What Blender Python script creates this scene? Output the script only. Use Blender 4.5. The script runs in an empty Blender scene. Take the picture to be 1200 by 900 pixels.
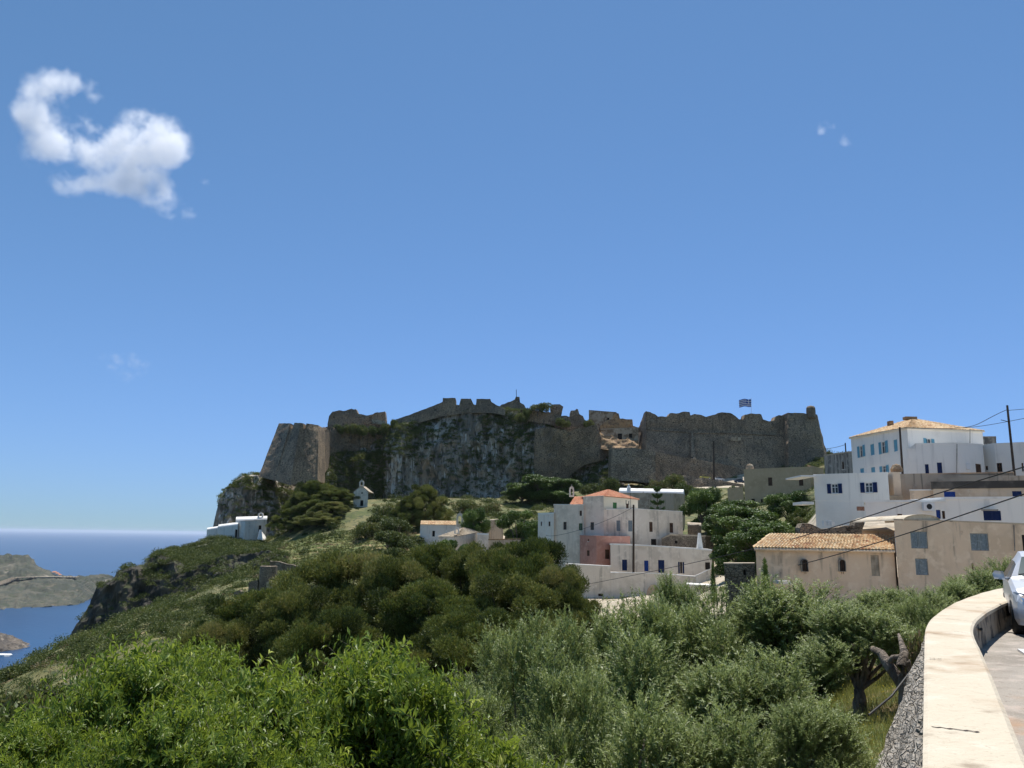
import bpy, math, random
import numpy as np
from mathutils import Vector, Matrix
from mathutils.bvhtree import BVHTree
random.seed(7)
RNG = np.random.default_rng(7)
scn = bpy.context.scene
COL = scn.collection
R = math.radians

# ------------------------------------------------------------------ camera
F = 942.0
cam_d = bpy.data.cameras.new('camera'); cam = bpy.data.objects.new('camera', cam_d); COL.objects.link(cam)
cam_d.sensor_width = 36.0; cam_d.lens = 36.0 * F / 1200.0
cam_d.clip_start = 0.1; cam_d.clip_end = 300000
PITCH, ROLL = 10.75, 0.80
CM = (Matrix.Rotation(R(90 + PITCH), 4, 'X') @ Matrix.Rotation(R(ROLL), 4, 'Z'))
cam.matrix_world = CM
scn.camera = cam
CR = np.array(CM.to_3x3())

# ------------------------------------------------------------------ sky and sun
HAZE = 2e-5
SUN_EL, SUN_AZ = 68.0, 14.0      # azimuth measured from straight ahead (+Y), positive to the right
w = bpy.data.worlds.new('World'); scn.world = w; w.use_nodes = True
nt = w.node_tree; bg = nt.nodes['Background']
sky = nt.nodes.new('ShaderNodeTexSky'); sky.sky_type = 'NISHITA'; sky.sun_disc = False
sky.sun_elevation = R(SUN_EL); sky.sun_rotation = R(SUN_AZ)
sky.altitude = 190; sky.air_density = 1.0; sky.dust_density = 0.1; sky.ozone_density = 2.2
# tone of the sky: the camera in the photograph holds back the glare near the horizon
BGS = 0.135
def vm(op, a, b):
    n = nt.nodes.new('ShaderNodeVectorMath'); n.operation = op
    for i, v in enumerate((a, b)):
        if isinstance(v, tuple): n.inputs[i].default_value = v
        else: nt.links.new(v, n.inputs[i])
    return n.outputs[0]
num = vm('MULTIPLY', sky.outputs[0], (.53, .74, .63)); den = vm('ADD', vm('MULTIPLY', sky.outputs[0], (1.25 * .13, 1.0 * .13, .02 * .13)), (1., 1., 1.))
nt.links.new(vm('DIVIDE', num, den), bg.inputs[0]); bg.inputs[1].default_value = BGS
sun_d = bpy.data.lights.new('sun', 'SUN'); sun_d.energy = 4.5; sun_d.angle = R(0.53); sun_d.color = (1, .955, .88)
sun = bpy.data.objects.new('sun', sun_d); COL.objects.link(sun)
sv = Vector((math.cos(R(SUN_EL)) * math.sin(R(SUN_AZ)), math.cos(R(SUN_EL)) * math.cos(R(SUN_AZ)), math.sin(R(SUN_EL))))
sun.rotation_euler = sv.to_track_quat('Z', 'Y').to_euler()
sun.location = (0, 0, 50)
scn.view_settings.view_transform = 'Standard'; scn.view_settings.look = 'None'
scn.view_settings.exposure = 0.47; scn.view_settings.gamma = 1.0
scn.render.engine = 'CYCLES'
cy = scn.cycles
cy.max_bounces = 8; cy.diffuse_bounces = 4; cy.glossy_bounces = 2; cy.transmission_bounces = 3; cy.transparent_max_bounces = 6
cy.volume_bounces = 6; cy.use_denoising = True; cy.use_adaptive_sampling = True; cy.adaptive_threshold = 0.015
cy.caustics_reflective = False; cy.caustics_refractive = False

# ------------------------------------------------------------------ pixel helpers (1200x900 photograph)
def ray(px, py):
    v = CR @ np.array([(px - 600) / F, (450 - py) / F, -1.0])
    return v / v[1]
def P(px, py, d): return ray(px, py) * d
def PZ(px, py, z):
    v = ray(px, py); return v * (z / v[2])
def pxm(d): return d / F

# ------------------------------------------------------------------ materials
MATS = {}
def nd(nt, t, **kw):
    n = nt.nodes.new(t)
    for k, v in kw.items(): setattr(n, k, v)
    return n
def ramp_(nt, src, lo, hi):
    m = nd(nt, 'ShaderNodeMapRange'); m.inputs[1].default_value = lo; m.inputs[2].default_value = hi
    m.interpolation_type = 'SMOOTHSTEP'
    nt.links.new(src, m.inputs[0]); return m.outputs[0]
def mixc(nt, fac, a, b, mode='MIX'):
    m = nd(nt, 'ShaderNodeMix', data_type='RGBA', blend_type=mode)
    if isinstance(fac, float): m.inputs[0].default_value = fac
    else: nt.links.new(fac, m.inputs[0])
    for s, v in ((6, a), (7, b)):
        if isinstance(v, tuple): m.inputs[s].default_value = (*v, 1)
        else: nt.links.new(v, m.inputs[s])
    return m.outputs[2]
def noise_(nt, scale, stretch=(1, 1, 1), detail=6, off=0, dist=0, rough=.55):
    tc = nd(nt, 'ShaderNodeNewGeometry')
    mp = nd(nt, 'ShaderNodeMapping'); mp.inputs['Scale'].default_value = stretch; mp.inputs['Location'].default_value = (off, off * .7, off * 1.3)
    nt.links.new(tc.outputs['Position'], mp.inputs[0])
    n = nd(nt, 'ShaderNodeTexNoise'); n.inputs['Scale'].default_value = scale; n.inputs['Detail'].default_value = detail
    n.inputs['Roughness'].default_value = rough; n.inputs['Distortion'].default_value = dist
    nt.links.new(mp.outputs[0], n.inputs[0]); return n.outputs[0]
def mat(name, base, layers=(), rough=.85, bump=0.0, bscale=3, bstretch=(1, 1, 1), spec=.3, metal=0, rnd=None, trans=0, slope=None, vor=None):
    """layers: (colour, scale, lo, hi, stretch, amount).  slope: (colour, lo, hi) laid where the surface faces up."""
    m = bpy.data.materials.new(name); m.use_nodes = True; t = m.node_tree; MATS[name] = m
    b = t.nodes['Principled BSDF']; out = t.nodes['Material Output']
    b.inputs['Roughness'].default_value = rough; b.inputs['Metallic'].default_value = metal
    b.inputs['Specular IOR Level'].default_value = spec
    c = nd(t, 'ShaderNodeRGB'); c.outputs[0].default_value = (*base, 1); c = c.outputs[0]
    if rnd:
        at = nd(t, 'ShaderNodeAttribute', attribute_name='rnd')
        cr = nd(t, 'ShaderNodeValToRGB'); els = cr.color_ramp.elements
        while len(els) < len(rnd): els.new(.5)
        for e, (pos, col) in zip(els, rnd): e.position = pos; e.color = (*col, 1)
        t.links.new(at.outputs['Fac'], cr.inputs[0]); c = cr.outputs[0]
    if slope:
        g = nd(t, 'ShaderNodeNewGeometry'); s = nd(t, 'ShaderNodeSeparateXYZ'); t.links.new(g.outputs['Normal'], s.inputs[0])
        nz = noise_(t, .35, detail=5); ad = nd(t, 'ShaderNodeMath', operation='MULTIPLY_ADD'); ad.inputs[1].default_value = .7
        t.links.new(nz, ad.inputs[0]); t.links.new(s.outputs[2], ad.inputs[2])
        c = mixc(t, ramp_(t, ad.outputs[0], slope[1], slope[2]), c, slope[0])
    for i, L in enumerate(layers):
        col, sc, lo, hi = L[:4]; st = L[4] if len(L) > 4 else (1, 1, 1); am = L[5] if len(L) > 5 else 1
        f = ramp_(t, noise_(t, sc, st, off=i * 17.3 + 3), lo, hi)
        if am != 1:
            mm = nd(t, 'ShaderNodeMath', operation='MULTIPLY'); mm.inputs[1].default_value = am; t.links.new(f, mm.inputs[0]); f = mm.outputs[0]
        c = mixc(t, f, c, col)
    hgt = None
    if vor:     # stonework: cells with joints  (scale, stretch, joint colour, variation)
        tc = nd(t, 'ShaderNodeNewGeometry'); mp = nd(t, 'ShaderNodeMapping'); mp.inputs['Scale'].default_value = vor[1]
        t.links.new(tc.outputs['Position'], mp.inputs[0])
        v1 = nd(t, 'ShaderNodeTexVoronoi', feature='DISTANCE_TO_EDGE'); v1.inputs['Scale'].default_value = vor[0]
        v2 = nd(t, 'ShaderNodeTexVoronoi'); v2.inputs['Scale'].default_value = vor[0]
        t.links.new(mp.outputs[0], v1.inputs[0]); t.links.new(mp.outputs[0], v2.inputs[0])
        bw = nd(t, 'ShaderNodeSeparateColor'); t.links.new(v2.outputs['Color'], bw.inputs[0])
        f = ramp_(t, bw.outputs[0], 0, 1)
        mm = nd(t, 'ShaderNodeMath', operation='MULTIPLY'); mm.inputs[1].default_value = vor[3]; t.links.new(f, mm.inputs[0])
        c = mixc(t, mm.outputs[0], c, vor[2])
        j = ramp_(t, v1.outputs['Distance'], 0.0, .09)
        c = mixc(t, j, tuple(x * (vor[4] if len(vor) > 4 else .35) for x in vor[2]), c); hgt = j
    t.links.new(c, b.inputs['Base Color'])
    if bump:
        bn = nd(t, 'ShaderNodeBump'); bn.inputs['Strength'].default_value = min(bump, 1); bn.inputs['Distance'].default_value = .12 * max(1, bump)
        h = noise_(t, bscale, bstretch, detail=8, off=5.1)
        if hgt is not None:
            ad = nd(t, 'ShaderNodeMath', operation='ADD'); t.links.new(h, ad.inputs[0]); t.links.new(hgt, ad.inputs[1]); h = ad.outputs[0]
        t.links.new(h, bn.inputs['Height']); t.links.new(bn.outputs[0], b.inputs['Normal'])
    if trans:
        tr = nd(t, 'ShaderNodeBsdfTranslucent'); mx = nd(t, 'ShaderNodeMixShader'); mx.inputs[0].default_value = trans
        hs = nd(t, 'ShaderNodeHueSaturation'); hs.inputs['Value'].default_value = 1.5; hs.inputs['Hue'].default_value = .485
        t.links.new(c, hs.inputs['Color']); t.links.new(hs.outputs[0], tr.inputs[0])
        t.links.new(b.outputs[0], mx.inputs[1]); t.links.new(tr.outputs[0], mx.inputs[2]); t.links.new(mx.outputs[0], out.inputs[0])
    return m

mat('ground', (.15, .14, .055), [((.07, .09, .022), .15, .42, .62), ((.27, .21, .11), .22, .54, .68), ((.045, .06, .02), .6, .5, .62), ((.26, .21, .14), 1.3, .68, .8)], bump=.8, bscale=2)
mat('village_bounce_ground', (.46, .39, .30), [((.36, .30, .22), .5, .45, .65), ((.54, .47, .37), 1.2, .5, .7), ((.13, .15, .06), .25, .56, .66)], bump=.4, bscale=5)  # paved ground, added pale to bounce sunlight onto the shaded house fronts
mat('meadow', (.10, .13, .028), [((.17, .16, .05), .35, .45, .62), ((.32, .22, .12), .12, .56, .64, (1, 2.5, 1)), ((.045, .075, .018), .5, .5, .62), ((.06, .10, .02), 1.2, .5, .7), ((.19, .17, .07), 6, .5, .7)], bump=.9, bscale=6)
mat('cliff_rock', (.37, .31, .245), [((.20, .17, .135), .2, .42, .60, (1, 1, .6)), ((.60, .56, .50), .07, .50, .66, (1.6, 1.6, .45), .75), ((.78, .74, .68), .45, .53, .70, (1.5, 1.5, .16), .8), ((.40, .27, .17), .13, .56, .7, (1, 1, .8), .8), ((.09, .085, .065), .7, .50, .64, (1, 1, .3), .9), ((.06, .055, .045), 1.6, .56, .68, (1.6, 1.6, .3), .7)], bump=1.8, bscale=1.1, bstretch=(1, 1, .45), slope=((.06, .07, .022), .85, 1.15))
mat('far_land', (.085, .08, .055), [((.04, .045, .03), .012, .4, .6), ((.15, .125, .085), .03, .56, .72, (1, 1, 2)), ((.28, .24, .19), .012, .62, .76), ((.04, .05, .025), .06, .5, .65)], bump=.6, bscale=.04)
mat('sea_cliff_rock', (.12, .10, .075), [((.05, .045, .035), .3, .42, .6, (1, 1, .6)), ((.22, .19, .15), .5, .58, .76, (1.5, 1.5, .3), .8), ((.035, .035, .028), .9, .52, .66, (1, 1, .4), .8)], bump=1.6, bscale=1.1, slope=((.05, .06, .02), .8, 1.05))
mat('shore_rock', (.13, .105, .08), [((.07, .06, .05), .05, .4, .6), ((.28, .23, .18), .08, .55, .7)], bump=1, bscale=.1)
mat('castle_stone', (.44, .32, .205), [((.27, .20, .135), .12, .42, .6), ((.42, .32, .21), .3, .55, .72), ((.12, .098, .07), .5, .55, .68, (2, 2, .25), .8), ((.36, .28, .2), 1.8, .58, .72)], bump=.8, bscale=2.2, vor=(1.1, (1, 1, 1.8), (.16, .135, .105), .35))
mat('castle_stone_pale', (.43, .33, .22), [((.27, .205, .14), .3, .45, .65), ((.44, .35, .26), .9, .55, .7), ((.15, .13, .10), .8, .58, .7, (2, 2, .3), .7)], bump=1, bscale=2.5, vor=(1.1, (1, 1, 1.8), (.13, .105, .08), .4))
mat('ruin_plaster', (.44, .36, .26), [((.22, .16, .10), .5, .45, .62), ((.52, .46, .36), 1.1, .55, .7)], bump=.8, bscale=3)
mat('rubble_orange', (.36, .23, .12), [((.2, .13, .08), .8, .45, .62), ((.44, .33, .2), 1.6, .55, .7)], bump=1, bscale=2)
mat('rubble_stone', (.36, .29, .21), [((.2, .16, .12), .8, .45, .65), ((.46, .38, .28), 2.5, .55, .7)], bump=.8, bscale=6, vor=(3.4, (1, 1, 1.7), (.2, .165, .12), .5))
mat('retaining_stone', (.62, .56, .48), [((.36, .32, .27), 2.2, .42, .6), ((.72, .67, .59), 5, .55, .7)], bump=1, bscale=14, bstretch=(1, 1, 2.2), vor=(6.5, (1, 1.1, 2.6), (.42, .37, .31), .6, .6))
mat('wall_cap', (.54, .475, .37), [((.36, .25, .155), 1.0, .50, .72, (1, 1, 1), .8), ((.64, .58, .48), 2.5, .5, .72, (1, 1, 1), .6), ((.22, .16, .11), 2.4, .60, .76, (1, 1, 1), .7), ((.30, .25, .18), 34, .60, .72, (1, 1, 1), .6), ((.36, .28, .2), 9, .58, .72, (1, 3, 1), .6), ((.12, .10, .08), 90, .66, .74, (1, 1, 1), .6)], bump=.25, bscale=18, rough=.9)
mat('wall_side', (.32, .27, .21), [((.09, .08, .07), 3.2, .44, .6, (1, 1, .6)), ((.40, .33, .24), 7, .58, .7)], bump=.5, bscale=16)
mat('crack', (.07, .05, .04))
mat('road_concrete', (.33, .295, .255), [((.25, .22, .185), 1.1, .45, .66), ((.46, .39, .34), 3.5, .5, .7, (1, 1, 1), .8), ((.18, .15, .125), 11, .58, .72, (1, 1, 1), .8), ((.52, .46, .41), 60, .55, .7, (1, 1, 1), .6), ((.36, .2, .1), .45, .60, .72, (1, 1, 1), .7)], bump=.35, bscale=40)
mat('white_wall', (.80, .73, .64), [((.70, .63, .55), .35, .45, .68), ((.40, .37, .33), .6, .53, .74, (2.4, 2.4, .2), .6), ((.80, .77, .72), 1.5, .5, .7)], bump=.15, bscale=4)
mat('bright_white_wall', (.83, .79, .73), [((.75, .71, .655), .3, .5, .7), ((.5, .48, .45), .8, .55, .76, (2.2, 2.2, .16), .5)], bump=.1, bscale=4)
mat('weathered_wall', (.76, .67, .56), [((.63, .55, .45), .4, .45, .65), ((.33, .295, .25), .5, .52, .72, (2.6, 2.6, .2), .7), ((.80, .72, .61), 1.3, .5, .7)], bump=.2, bscale=4)
mat('beige_wall', (.53, .39, .25), [((.46, .335, .21), .4, .45, .7), ((.57, .43, .28), 1.2, .5, .7)], bump=.15, bscale=4)
mat('tan_wall', (.74, .56, .40), [((.64, .48, .335), .3, .45, .65), ((.46, .36, .265), .55, .54, .72, (2, 2, .5), .75), ((.13, .115, .10), .5, .56, .70, (2.2, 2.2, .25), .85), ((.36, .24, .17), .7, .66, .76), ((.79, .62, .455), 1.7, .5, .7)], bump=.35, bscale=5)
mat('old_tan_wall', (.54, .43, .32), [((.36, .28, .21), .35, .45, .65), ((.14, .12, .10), .7, .56, .74, (2.8, 2.8, .22), .8), ((.5, .42, .33), 1.5, .5, .7)], bump=.35, bscale=5)
mat('stained_concrete', (.34, .31, .27), [((.13, .12, .11), .8, .42, .62, (2.6, 2.6, .2)), ((.42, .39, .34), 1.5, .5, .7)], bump=.3, bscale=5)
mat('pink_wall', (.46, .24, .19), [((.38, .195, .155), .5, .45, .65), ((.50, .30, .245), 1.4, .5, .7)], bump=.15, bscale=4)
mat('cream_sunlit_wall', (.80, .70, .54), [((.7, .6, .46), .5, .5, .7)], bump=.1)  # cream; on the upper storey its brightness paints sunlight into the colour
mat('roof_white', (.80, .79, .76), [((.6, .58, .54), .5, .5, .7), ((.42, .38, .33), 1.2, .62, .76)], bump=.15, bscale=4)
mat('roof_old', (.42, .35, .26), [((.25, .21, .16), .6, .45, .65), ((.5, .42, .33), 1.2, .5, .7)], bump=.3, bscale=4)
mat('dark_band', (.05, .045, .04), [((.12, .105, .09), .6, .5, .7)])
TILE = [(0, (.38, .19, .11)), (.2, (.52, .33, .18)), (.5, (.64, .46, .27)), (.85, (.74, .60, .40)), (1, (.34, .22, .14))]
mat('tile_tan', (.5, .4, .2), rnd=TILE, layers=[((.20, .14, .10), .7, .6, .75)], bump=.3, bscale=10)
mat('tile_orange', (.5, .4, .2), rnd=[(0, (.50, .20, .11)), (.5, (.56, .26, .15)), (1, (.60, .34, .22))], layers=[((.42, .2, .13), .6, .5, .7)], bump=.2, bscale=10)
mat('glass', (.02, .025, .03), rough=.12, spec=.6)
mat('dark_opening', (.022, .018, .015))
mat('brown_wood', (.10, .055, .035), [((.05, .03, .02), 2, .45, .65)])
mat('red_brown_brick', (.25, .13, .09), [((.14, .08, .06), 2, .45, .65), ((.34, .2, .14), 5, .5, .6)], bump=.5)
mat('light_blue_paint', (.16, .40, .52), [((.13, .34, .45), 1.5, .45, .65)])
mat('navy_paint', (.012, .028, .10))
mat('blue_paint', (.012, .045, .22))
mat('green_paint', (.07, .20, .07))
mat('grey_paint', (.22, .26, .28), [((.16, .19, .2), 4, .45, .65, (4, 4, .3)), ((.28, .32, .34), 7, .5, .65)])
mat('black_metal', (.02, .02, .022), rough=.5)
mat('white_metal', (.7, .7, .7), rough=.5)
mat('cable_black', (.015, .015, .015), rough=.6)
mat('pole_wood', (.055, .04, .032), [((.10, .08, .06), 3, .5, .7, (3, 3, .3))])
mat('pole_concrete', (.2, .19, .18))
mat('bark', (.22, .18, .145), [((.09, .072, .056), 5, .42, .6, (1, 1, .35)), ((.34, .29, .24), 9, .55, .7, (1, 1, .4))], bump=1, bscale=14, bstretch=(1, 1, .3))
mat('pine_bark', (.10, .07, .05), [((.04, .03, .022), 3, .42, .6)], bump=.8, bscale=8)
mat('pine_leaf', (.1, .1, .1), rnd=[(0, (.035, .05, .012)), (.5, (.10, .13, .026)), (.85, (.21, .24, .05)), (1, (.24, .22, .07))], rough=.6, trans=.14)
mat('pine_leaf_lit', (.1, .1, .1), rnd=[(0, (.045, .06, .013)), (.5, (.13, .155, .035)), (.85, (.25, .26, .07)), (1, (.30, .27, .10))], rough=.6, trans=.18)  # brighter copy of pine_leaf, sunlit tops painted into the leaf colour
mat('dark_leaf', (.1, .1, .1), rnd=[(0, (.035, .07, .014)), (.5, (.08, .14, .026)), (1, (.15, .22, .045))], rough=.5, trans=.16)
mat('olive_leaf', (.1, .1, .1), rnd=[(0, (.10, .14, .045)), (.45, (.19, .245, .07)), (.8, (.285, .345, .125)), (1, (.50, .53, .34))], rough=.5, spec=.35, trans=.3)
mat('almond_leaf', (.1, .1, .1), rnd=[(0, (.085, .13, .014)), (.5, (.15, .22, .026)), (.9, (.23, .31, .045)), (1, (.42, .48, .14))], rough=.45, spec=.4, trans=.38)
mat('scrub_leaf', (.1, .1, .1), rnd=[(0, (.045, .065, .016)), (.35, (.08, .11, .026)), (.62, (.13, .155, .04)), (.82, (.17, .18, .065)), (.93, (.2, .15, .085)), (1, (.27, .21, .12))], rough=.6, trans=.2)
mat('dry_grass', (.1, .1, .1), rnd=[(0, (.14, .17, .035)), (.5, (.24, .24, .07)), (.85, (.36, .31, .14)), (.93, (.45, .40, .2)), (1, (.6, .5, .04))], rough=.6, trans=.3)
mat('flag_cloth_blue', (.03, .08, .38)); mat('flag_cloth_white', (.75, .75, .75))

# sea
m = bpy.data.materials.new('sea'); m.use_nodes = True; MATS['sea'] = m; t = m.node_tree; b = t.nodes['Principled BSDF']
b.inputs['Roughness'].default_value = .28; b.inputs['Specular IOR Level'].default_value = .22
c = mixc(t, ramp_(t, noise_(t, .0012, (1, 2.2, 1)), .4, .65), (.008, .038, .10), (.010, .048, .118))
foam = ramp_(t, noise_(t, .02, (.5, 1.6, 1), detail=8), .735, .76)
c = mixc(t, foam, c, (.35, .4, .45)); t.links.new(c, b.inputs['Base Color'])
bn = nd(t, 'ShaderNodeBump'); bn.inputs['Strength'].default_value = .5; bn.inputs['Distance'].default_value = 1.2
t.links.new(noise_(t, .06, detail=9), bn.inputs['Height']); t.links.new(bn.outputs[0], b.inputs['Normal'])

# ------------------------------------------------------------------ mesh helpers
def mesh_np(name, V, Q, m, smooth=False, rnd=None):
    me = bpy.data.meshes.new(name); V = np.asarray(V, np.float32); Q = np.asarray(Q, np.int32)
    k = Q.shape[1]
    me.vertices.add(len(V)); me.vertices.foreach_set('co', V.ravel())
    me.loops.add(Q.size); me.loops.foreach_set('vertex_index', Q.ravel())
    me.polygons.add(len(Q)); me.polygons.foreach_set('loop_start', np.arange(0, Q.size, k, dtype=np.int32))
    me.polygons.foreach_set('loop_total', np.full(len(Q), k, np.int32))
    me.polygons.foreach_set('use_smooth', np.full(len(Q), smooth))
    me.update(calc_edges=True)
    if rnd is not None:
        a = me.attributes.new('rnd', 'FLOAT', 'FACE'); a.data.foreach_set('value', np.asarray(rnd, np.float32))
    me.materials.append(MATS[m]); return me
def link(name, me, parent=None, loc=(0, 0, 0)):
    o = bpy.data.objects.new(name, me); COL.objects.link(o); o.location = loc
    if parent is not None: o.parent = parent
    return o
def tag(o, label=None, cat=None, group=None, kind=None):
    if label: o['label'] = label
    if cat: o['category'] = cat
    if group: o['group'] = group
    if kind: o['kind'] = kind
    return o
def thing(name, label, cat, loc=(0, 0, 0), group=None, rz=0):
    o = bpy.data.objects.new(name, None); COL.objects.link(o); o.location = loc; o.rotation_euler = (0, 0, rz); o.empty_display_size = .3
    return tag(o, label, cat, group)
def base_of(parent):
    if parent is None: return np.zeros(3)
    p = parent
    b = np.zeros(3)
    while p is not None: b = b + np.array(p.location); p = p.parent
    return b
class MB:
    def __init__(s): s.v = []; s.f = []; s.r = []
    def add(s, vs, fs, r=0.5):
        n = len(s.v); s.v += [tuple(map(float, v)) for v in vs]
        for f in fs: s.f.append([n + i for i in f]); s.r.append(r)
        return s
    def quad(s, a, b, c, d, r=.5): return s.add([a, b, c, d], [(0, 1, 2, 3)], r)
    def box(s, c, size, rz=0, r=.5):
        x, y, z = (q / 2 for q in size); ca, sa = math.cos(rz), math.sin(rz); vs = []
        for dz in (-z, z):
            for dx, dy in ((-x, -y), (x, -y), (x, y), (-x, y)): vs.append((c[0] + dx * ca - dy * sa, c[1] + dx * sa + dy * ca, c[2] + dz))
        return s.add(vs, [(0, 3, 2, 1), (4, 5, 6, 7), (0, 1, 5, 4), (1, 2, 6, 5), (2, 3, 7, 6), (3, 0, 4, 7)], r)
    def prism(s, pts, z0, z1, r=.5):
        n = len(pts); vs = [(p[0], p[1], z0) for p in pts] + [(p[0], p[1], z1 if not hasattr(z1, '__len__') else z1[i]) for i, p in enumerate(pts)]
        fs = [tuple(reversed(range(n))), tuple(range(n, 2 * n))] + [(i, (i + 1) % n, n + (i + 1) % n, n + i) for i in range(n)]
        return s.add(vs, fs, r)
    def hull(s, top, bot, r=.5):    # two loops of 3-D points
        n = len(top); fs = [tuple(reversed(range(n))), tuple(range(n, 2 * n))] + [(i, (i + 1) % n, n + (i + 1) % n, n + i) for i in range(n)]
        return s.add(list(bot) + list(top), fs, r)
    def tube(s, pts, rad, n=8, r=.5, cap=True):
        pts = [Vector(p) for p in pts]; rs = rad if hasattr(rad, '__len__') else [rad] * len(pts); rings = []
        for i, p in enumerate(pts):
            t = (pts[min(i + 1, len(pts) - 1)] - pts[max(i - 1, 0)]).normalized()
            a = t.cross(Vector((0, 0, 1)) if abs(t.z) < .95 else Vector((1, 0, 0))).normalized(); b = t.cross(a)
            rings.append([p + (a * math.cos(k * 2 * math.pi / n) + b * math.sin(k * 2 * math.pi / n)) * rs[i] for k in range(n)])
        vs = [v for q in rings for v in q]
        fs = [(i * n + k, i * n + (k + 1) % n, (i + 1) * n + (k + 1) % n, (i + 1) * n + k) for i in range(len(pts) - 1) for k in range(n)]
        if cap: fs += [tuple(range(n)), tuple(range((len(pts) - 1) * n, len(pts) * n))]
        return s.add(vs, fs, r)
    def lathe(s, c, prof, n=16, r=.5, rz=0):
        vs = [(c[0] + q * math.cos(rz + k * 2 * math.pi / n), c[1] + q * math.sin(rz + k * 2 * math.pi / n), c[2] + z) for q, z in prof for k in range(n)]
        fs = [(i * n + k, i * n + (k + 1) % n, (i + 1) * n + (k + 1) % n, (i + 1) * n + k) for i in range(len(prof) - 1) for k in range(n)]
        return s.add(vs, fs, r)
    def build(s, name, m, parent=None, smooth=False, local=False):
        b = np.zeros(3) if local else base_of(parent)
        me = bpy.data.meshes.new(name); me.from_pydata([(v[0] - b[0], v[1] - b[1], v[2] - b[2]) for v in s.v], [], s.f)
        me.polygons.foreach_set('use_smooth', [smooth] * len(s.f))
        a = me.attributes.new('rnd', 'FLOAT', 'FACE'); a.data.foreach_set('value', [float(x) for x in s.r])
        me.materials.append(MATS[m]); me.update(); return link(name, me, parent)

# ------------------------------------------------------------------ numpy noise
def _h(ix, iy, iz, s):
    n = (ix * 374761393 + iy * 668265263 + iz * 2147483647 + s * 974711) & 0xffffffff
    n = ((n ^ (n >> 13)) * 1274126177) & 0xffffffff
    return ((n ^ (n >> 16)) & 0xffff) / 32767.5 - 1
def vnoise(p, s=0):
    p = np.asarray(p, float); i = np.floor(p).astype(np.int64); f = p - i; u = f * f * (3 - 2 * f); out = 0
    for dx in (0, 1):
        for dy in (0, 1):
            for dz in (0, 1):
                wt = (u[..., 0] if dx else 1 - u[..., 0]) * (u[..., 1] if dy else 1 - u[..., 1]) * (u[..., 2] if dz else 1 - u[..., 2])
                out = out + wt * _h(i[..., 0] + dx, i[..., 1] + dy, i[..., 2] + dz, s)
    return out
def fbm(p, oct=4, s=0):
    p = np.asarray(p, float); o = 0; a = 1
    for k in range(oct): o = o + a * vnoise(p * 2 ** k + 13.7 * k, s + k); a *= .5
    return o
def grid_faces(nu, nv):
    i, j = np.meshgrid(np.arange(nu - 1), np.arange(nv - 1), indexing='ij'); a = i * nv + j
    return np.stack([a, a + nv, a + nv + 1, a + 1], -1).reshape(-1, 4)

# ------------------------------------------------------------------ hillside
TPX = [-150, 0, 100, 200, 300, 400, 500, 600, 700, 800, 900, 1000, 1100, 1200, 1350]
TZ = [
 (0,   [-4, -4, -4, -4, -4, -4, -4, -4, -3.8, -3.5, -3.2, -3.0, -2.7, -2.7, -2.7]),
 (5,   [-5, -5, -5, -5, -5, -5, -4.6, -4.4, -4, -3.6, -3.2, -2.9, -2.7, -2.7, -2.7]),
 (12,  [-9, -8, -7.5, -7, -7, -6.5, -6, -5.5, -5, -4.5, -3.7, -2.85, -2.7, -2.7, -2.7]),
 (30,  [-14, -13, -12, -11, -10, -9.5, -9, -8.5, -8, -7, -5.5, -4, -3, -2.9, -2.7]),
 (60,  [-20, -17, -15, -13.5, -12, -11.5, -11, -10.7, -10.3, -9, -7, -5, -4.2, -4, -4]),
 (80,  [-24, -18, -15.5, -13, -11.5, -11, -10.5, -10.5, -10, -8.6, -6, -.5, -.2, 0, 0]),
 (96,  [-28, -18.2, -15.6, -12.5, -11, -10.5, -10, -10, -9.6, -8.3, -5, 2, 3, 3, 3]),
 (108, [-32, -19, -16, -12.2, -10.6, -10, -9.8, -10, -9.6, -8.3, -4, 8, 8.5, 8.5, 9]),
 (150, [-60, -45, -20, -14, -10.6, -8.8, -9, -9.5, -9, -7.5, -1, 12, 14, 15, 15]),
 (185, [-95, -80, -45, -17, -8.8, -6.5, -6, -5.5, -3, -1, 4, 15, 17, 18, 18]),
 (205, [-120, -105, -70, -25, -7.4, -4.8, -3.6, -2.6, -.3, 2.5, 7, 17, 19, 20, 20]),
 (235, [-145, -130, -92, -36, -5.5, .5, 1.5, 2.4, 4.2, 8, 11, 21, 23, 24, 24]),
 (260, [-165, -150, -110, -45, -5, 8.3, 7.5, 7, 8, 12.5, 14.5, 24, 27, 28, 28]),
 (292, [-182, -172, -146, -84, -12, 11.5, 12, 12.5, 15.5, 18.3, 18.8, 30, 32, 33, 33]),
 (310, [-187, -178, -155, -98, -20, 13, 13.5, 14, 18, 20.5, 20.8, 32.5, 34, 34, 34]),
 (330, [-195, -190, -170, -120, -60, 5, 12, 15, 24, 32, 33, 36, 36, 36, 36]),
 (380, [-200, -196, -190, -160, -130, -80, -40, -10, 20, 33, 34, 36, 36, 36, 36]),
 (480, [-200, -200, -200, -200, -190, -180, -150, -100, -40, 5, 20, 30, 33, 34, 34]),
 (700, [-200, -200, -200, -200, -200, -200, -200, -200, -150, -100, -60, -30, -10, 10, 10]),
 (1100, [-200] * 13 + [-150, -100]),
]
TDv = np.array([r[0] for r in TZ], float); TZv = np.array([r[1] for r in TZ], float); TPv = np.array(TPX, float)
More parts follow.
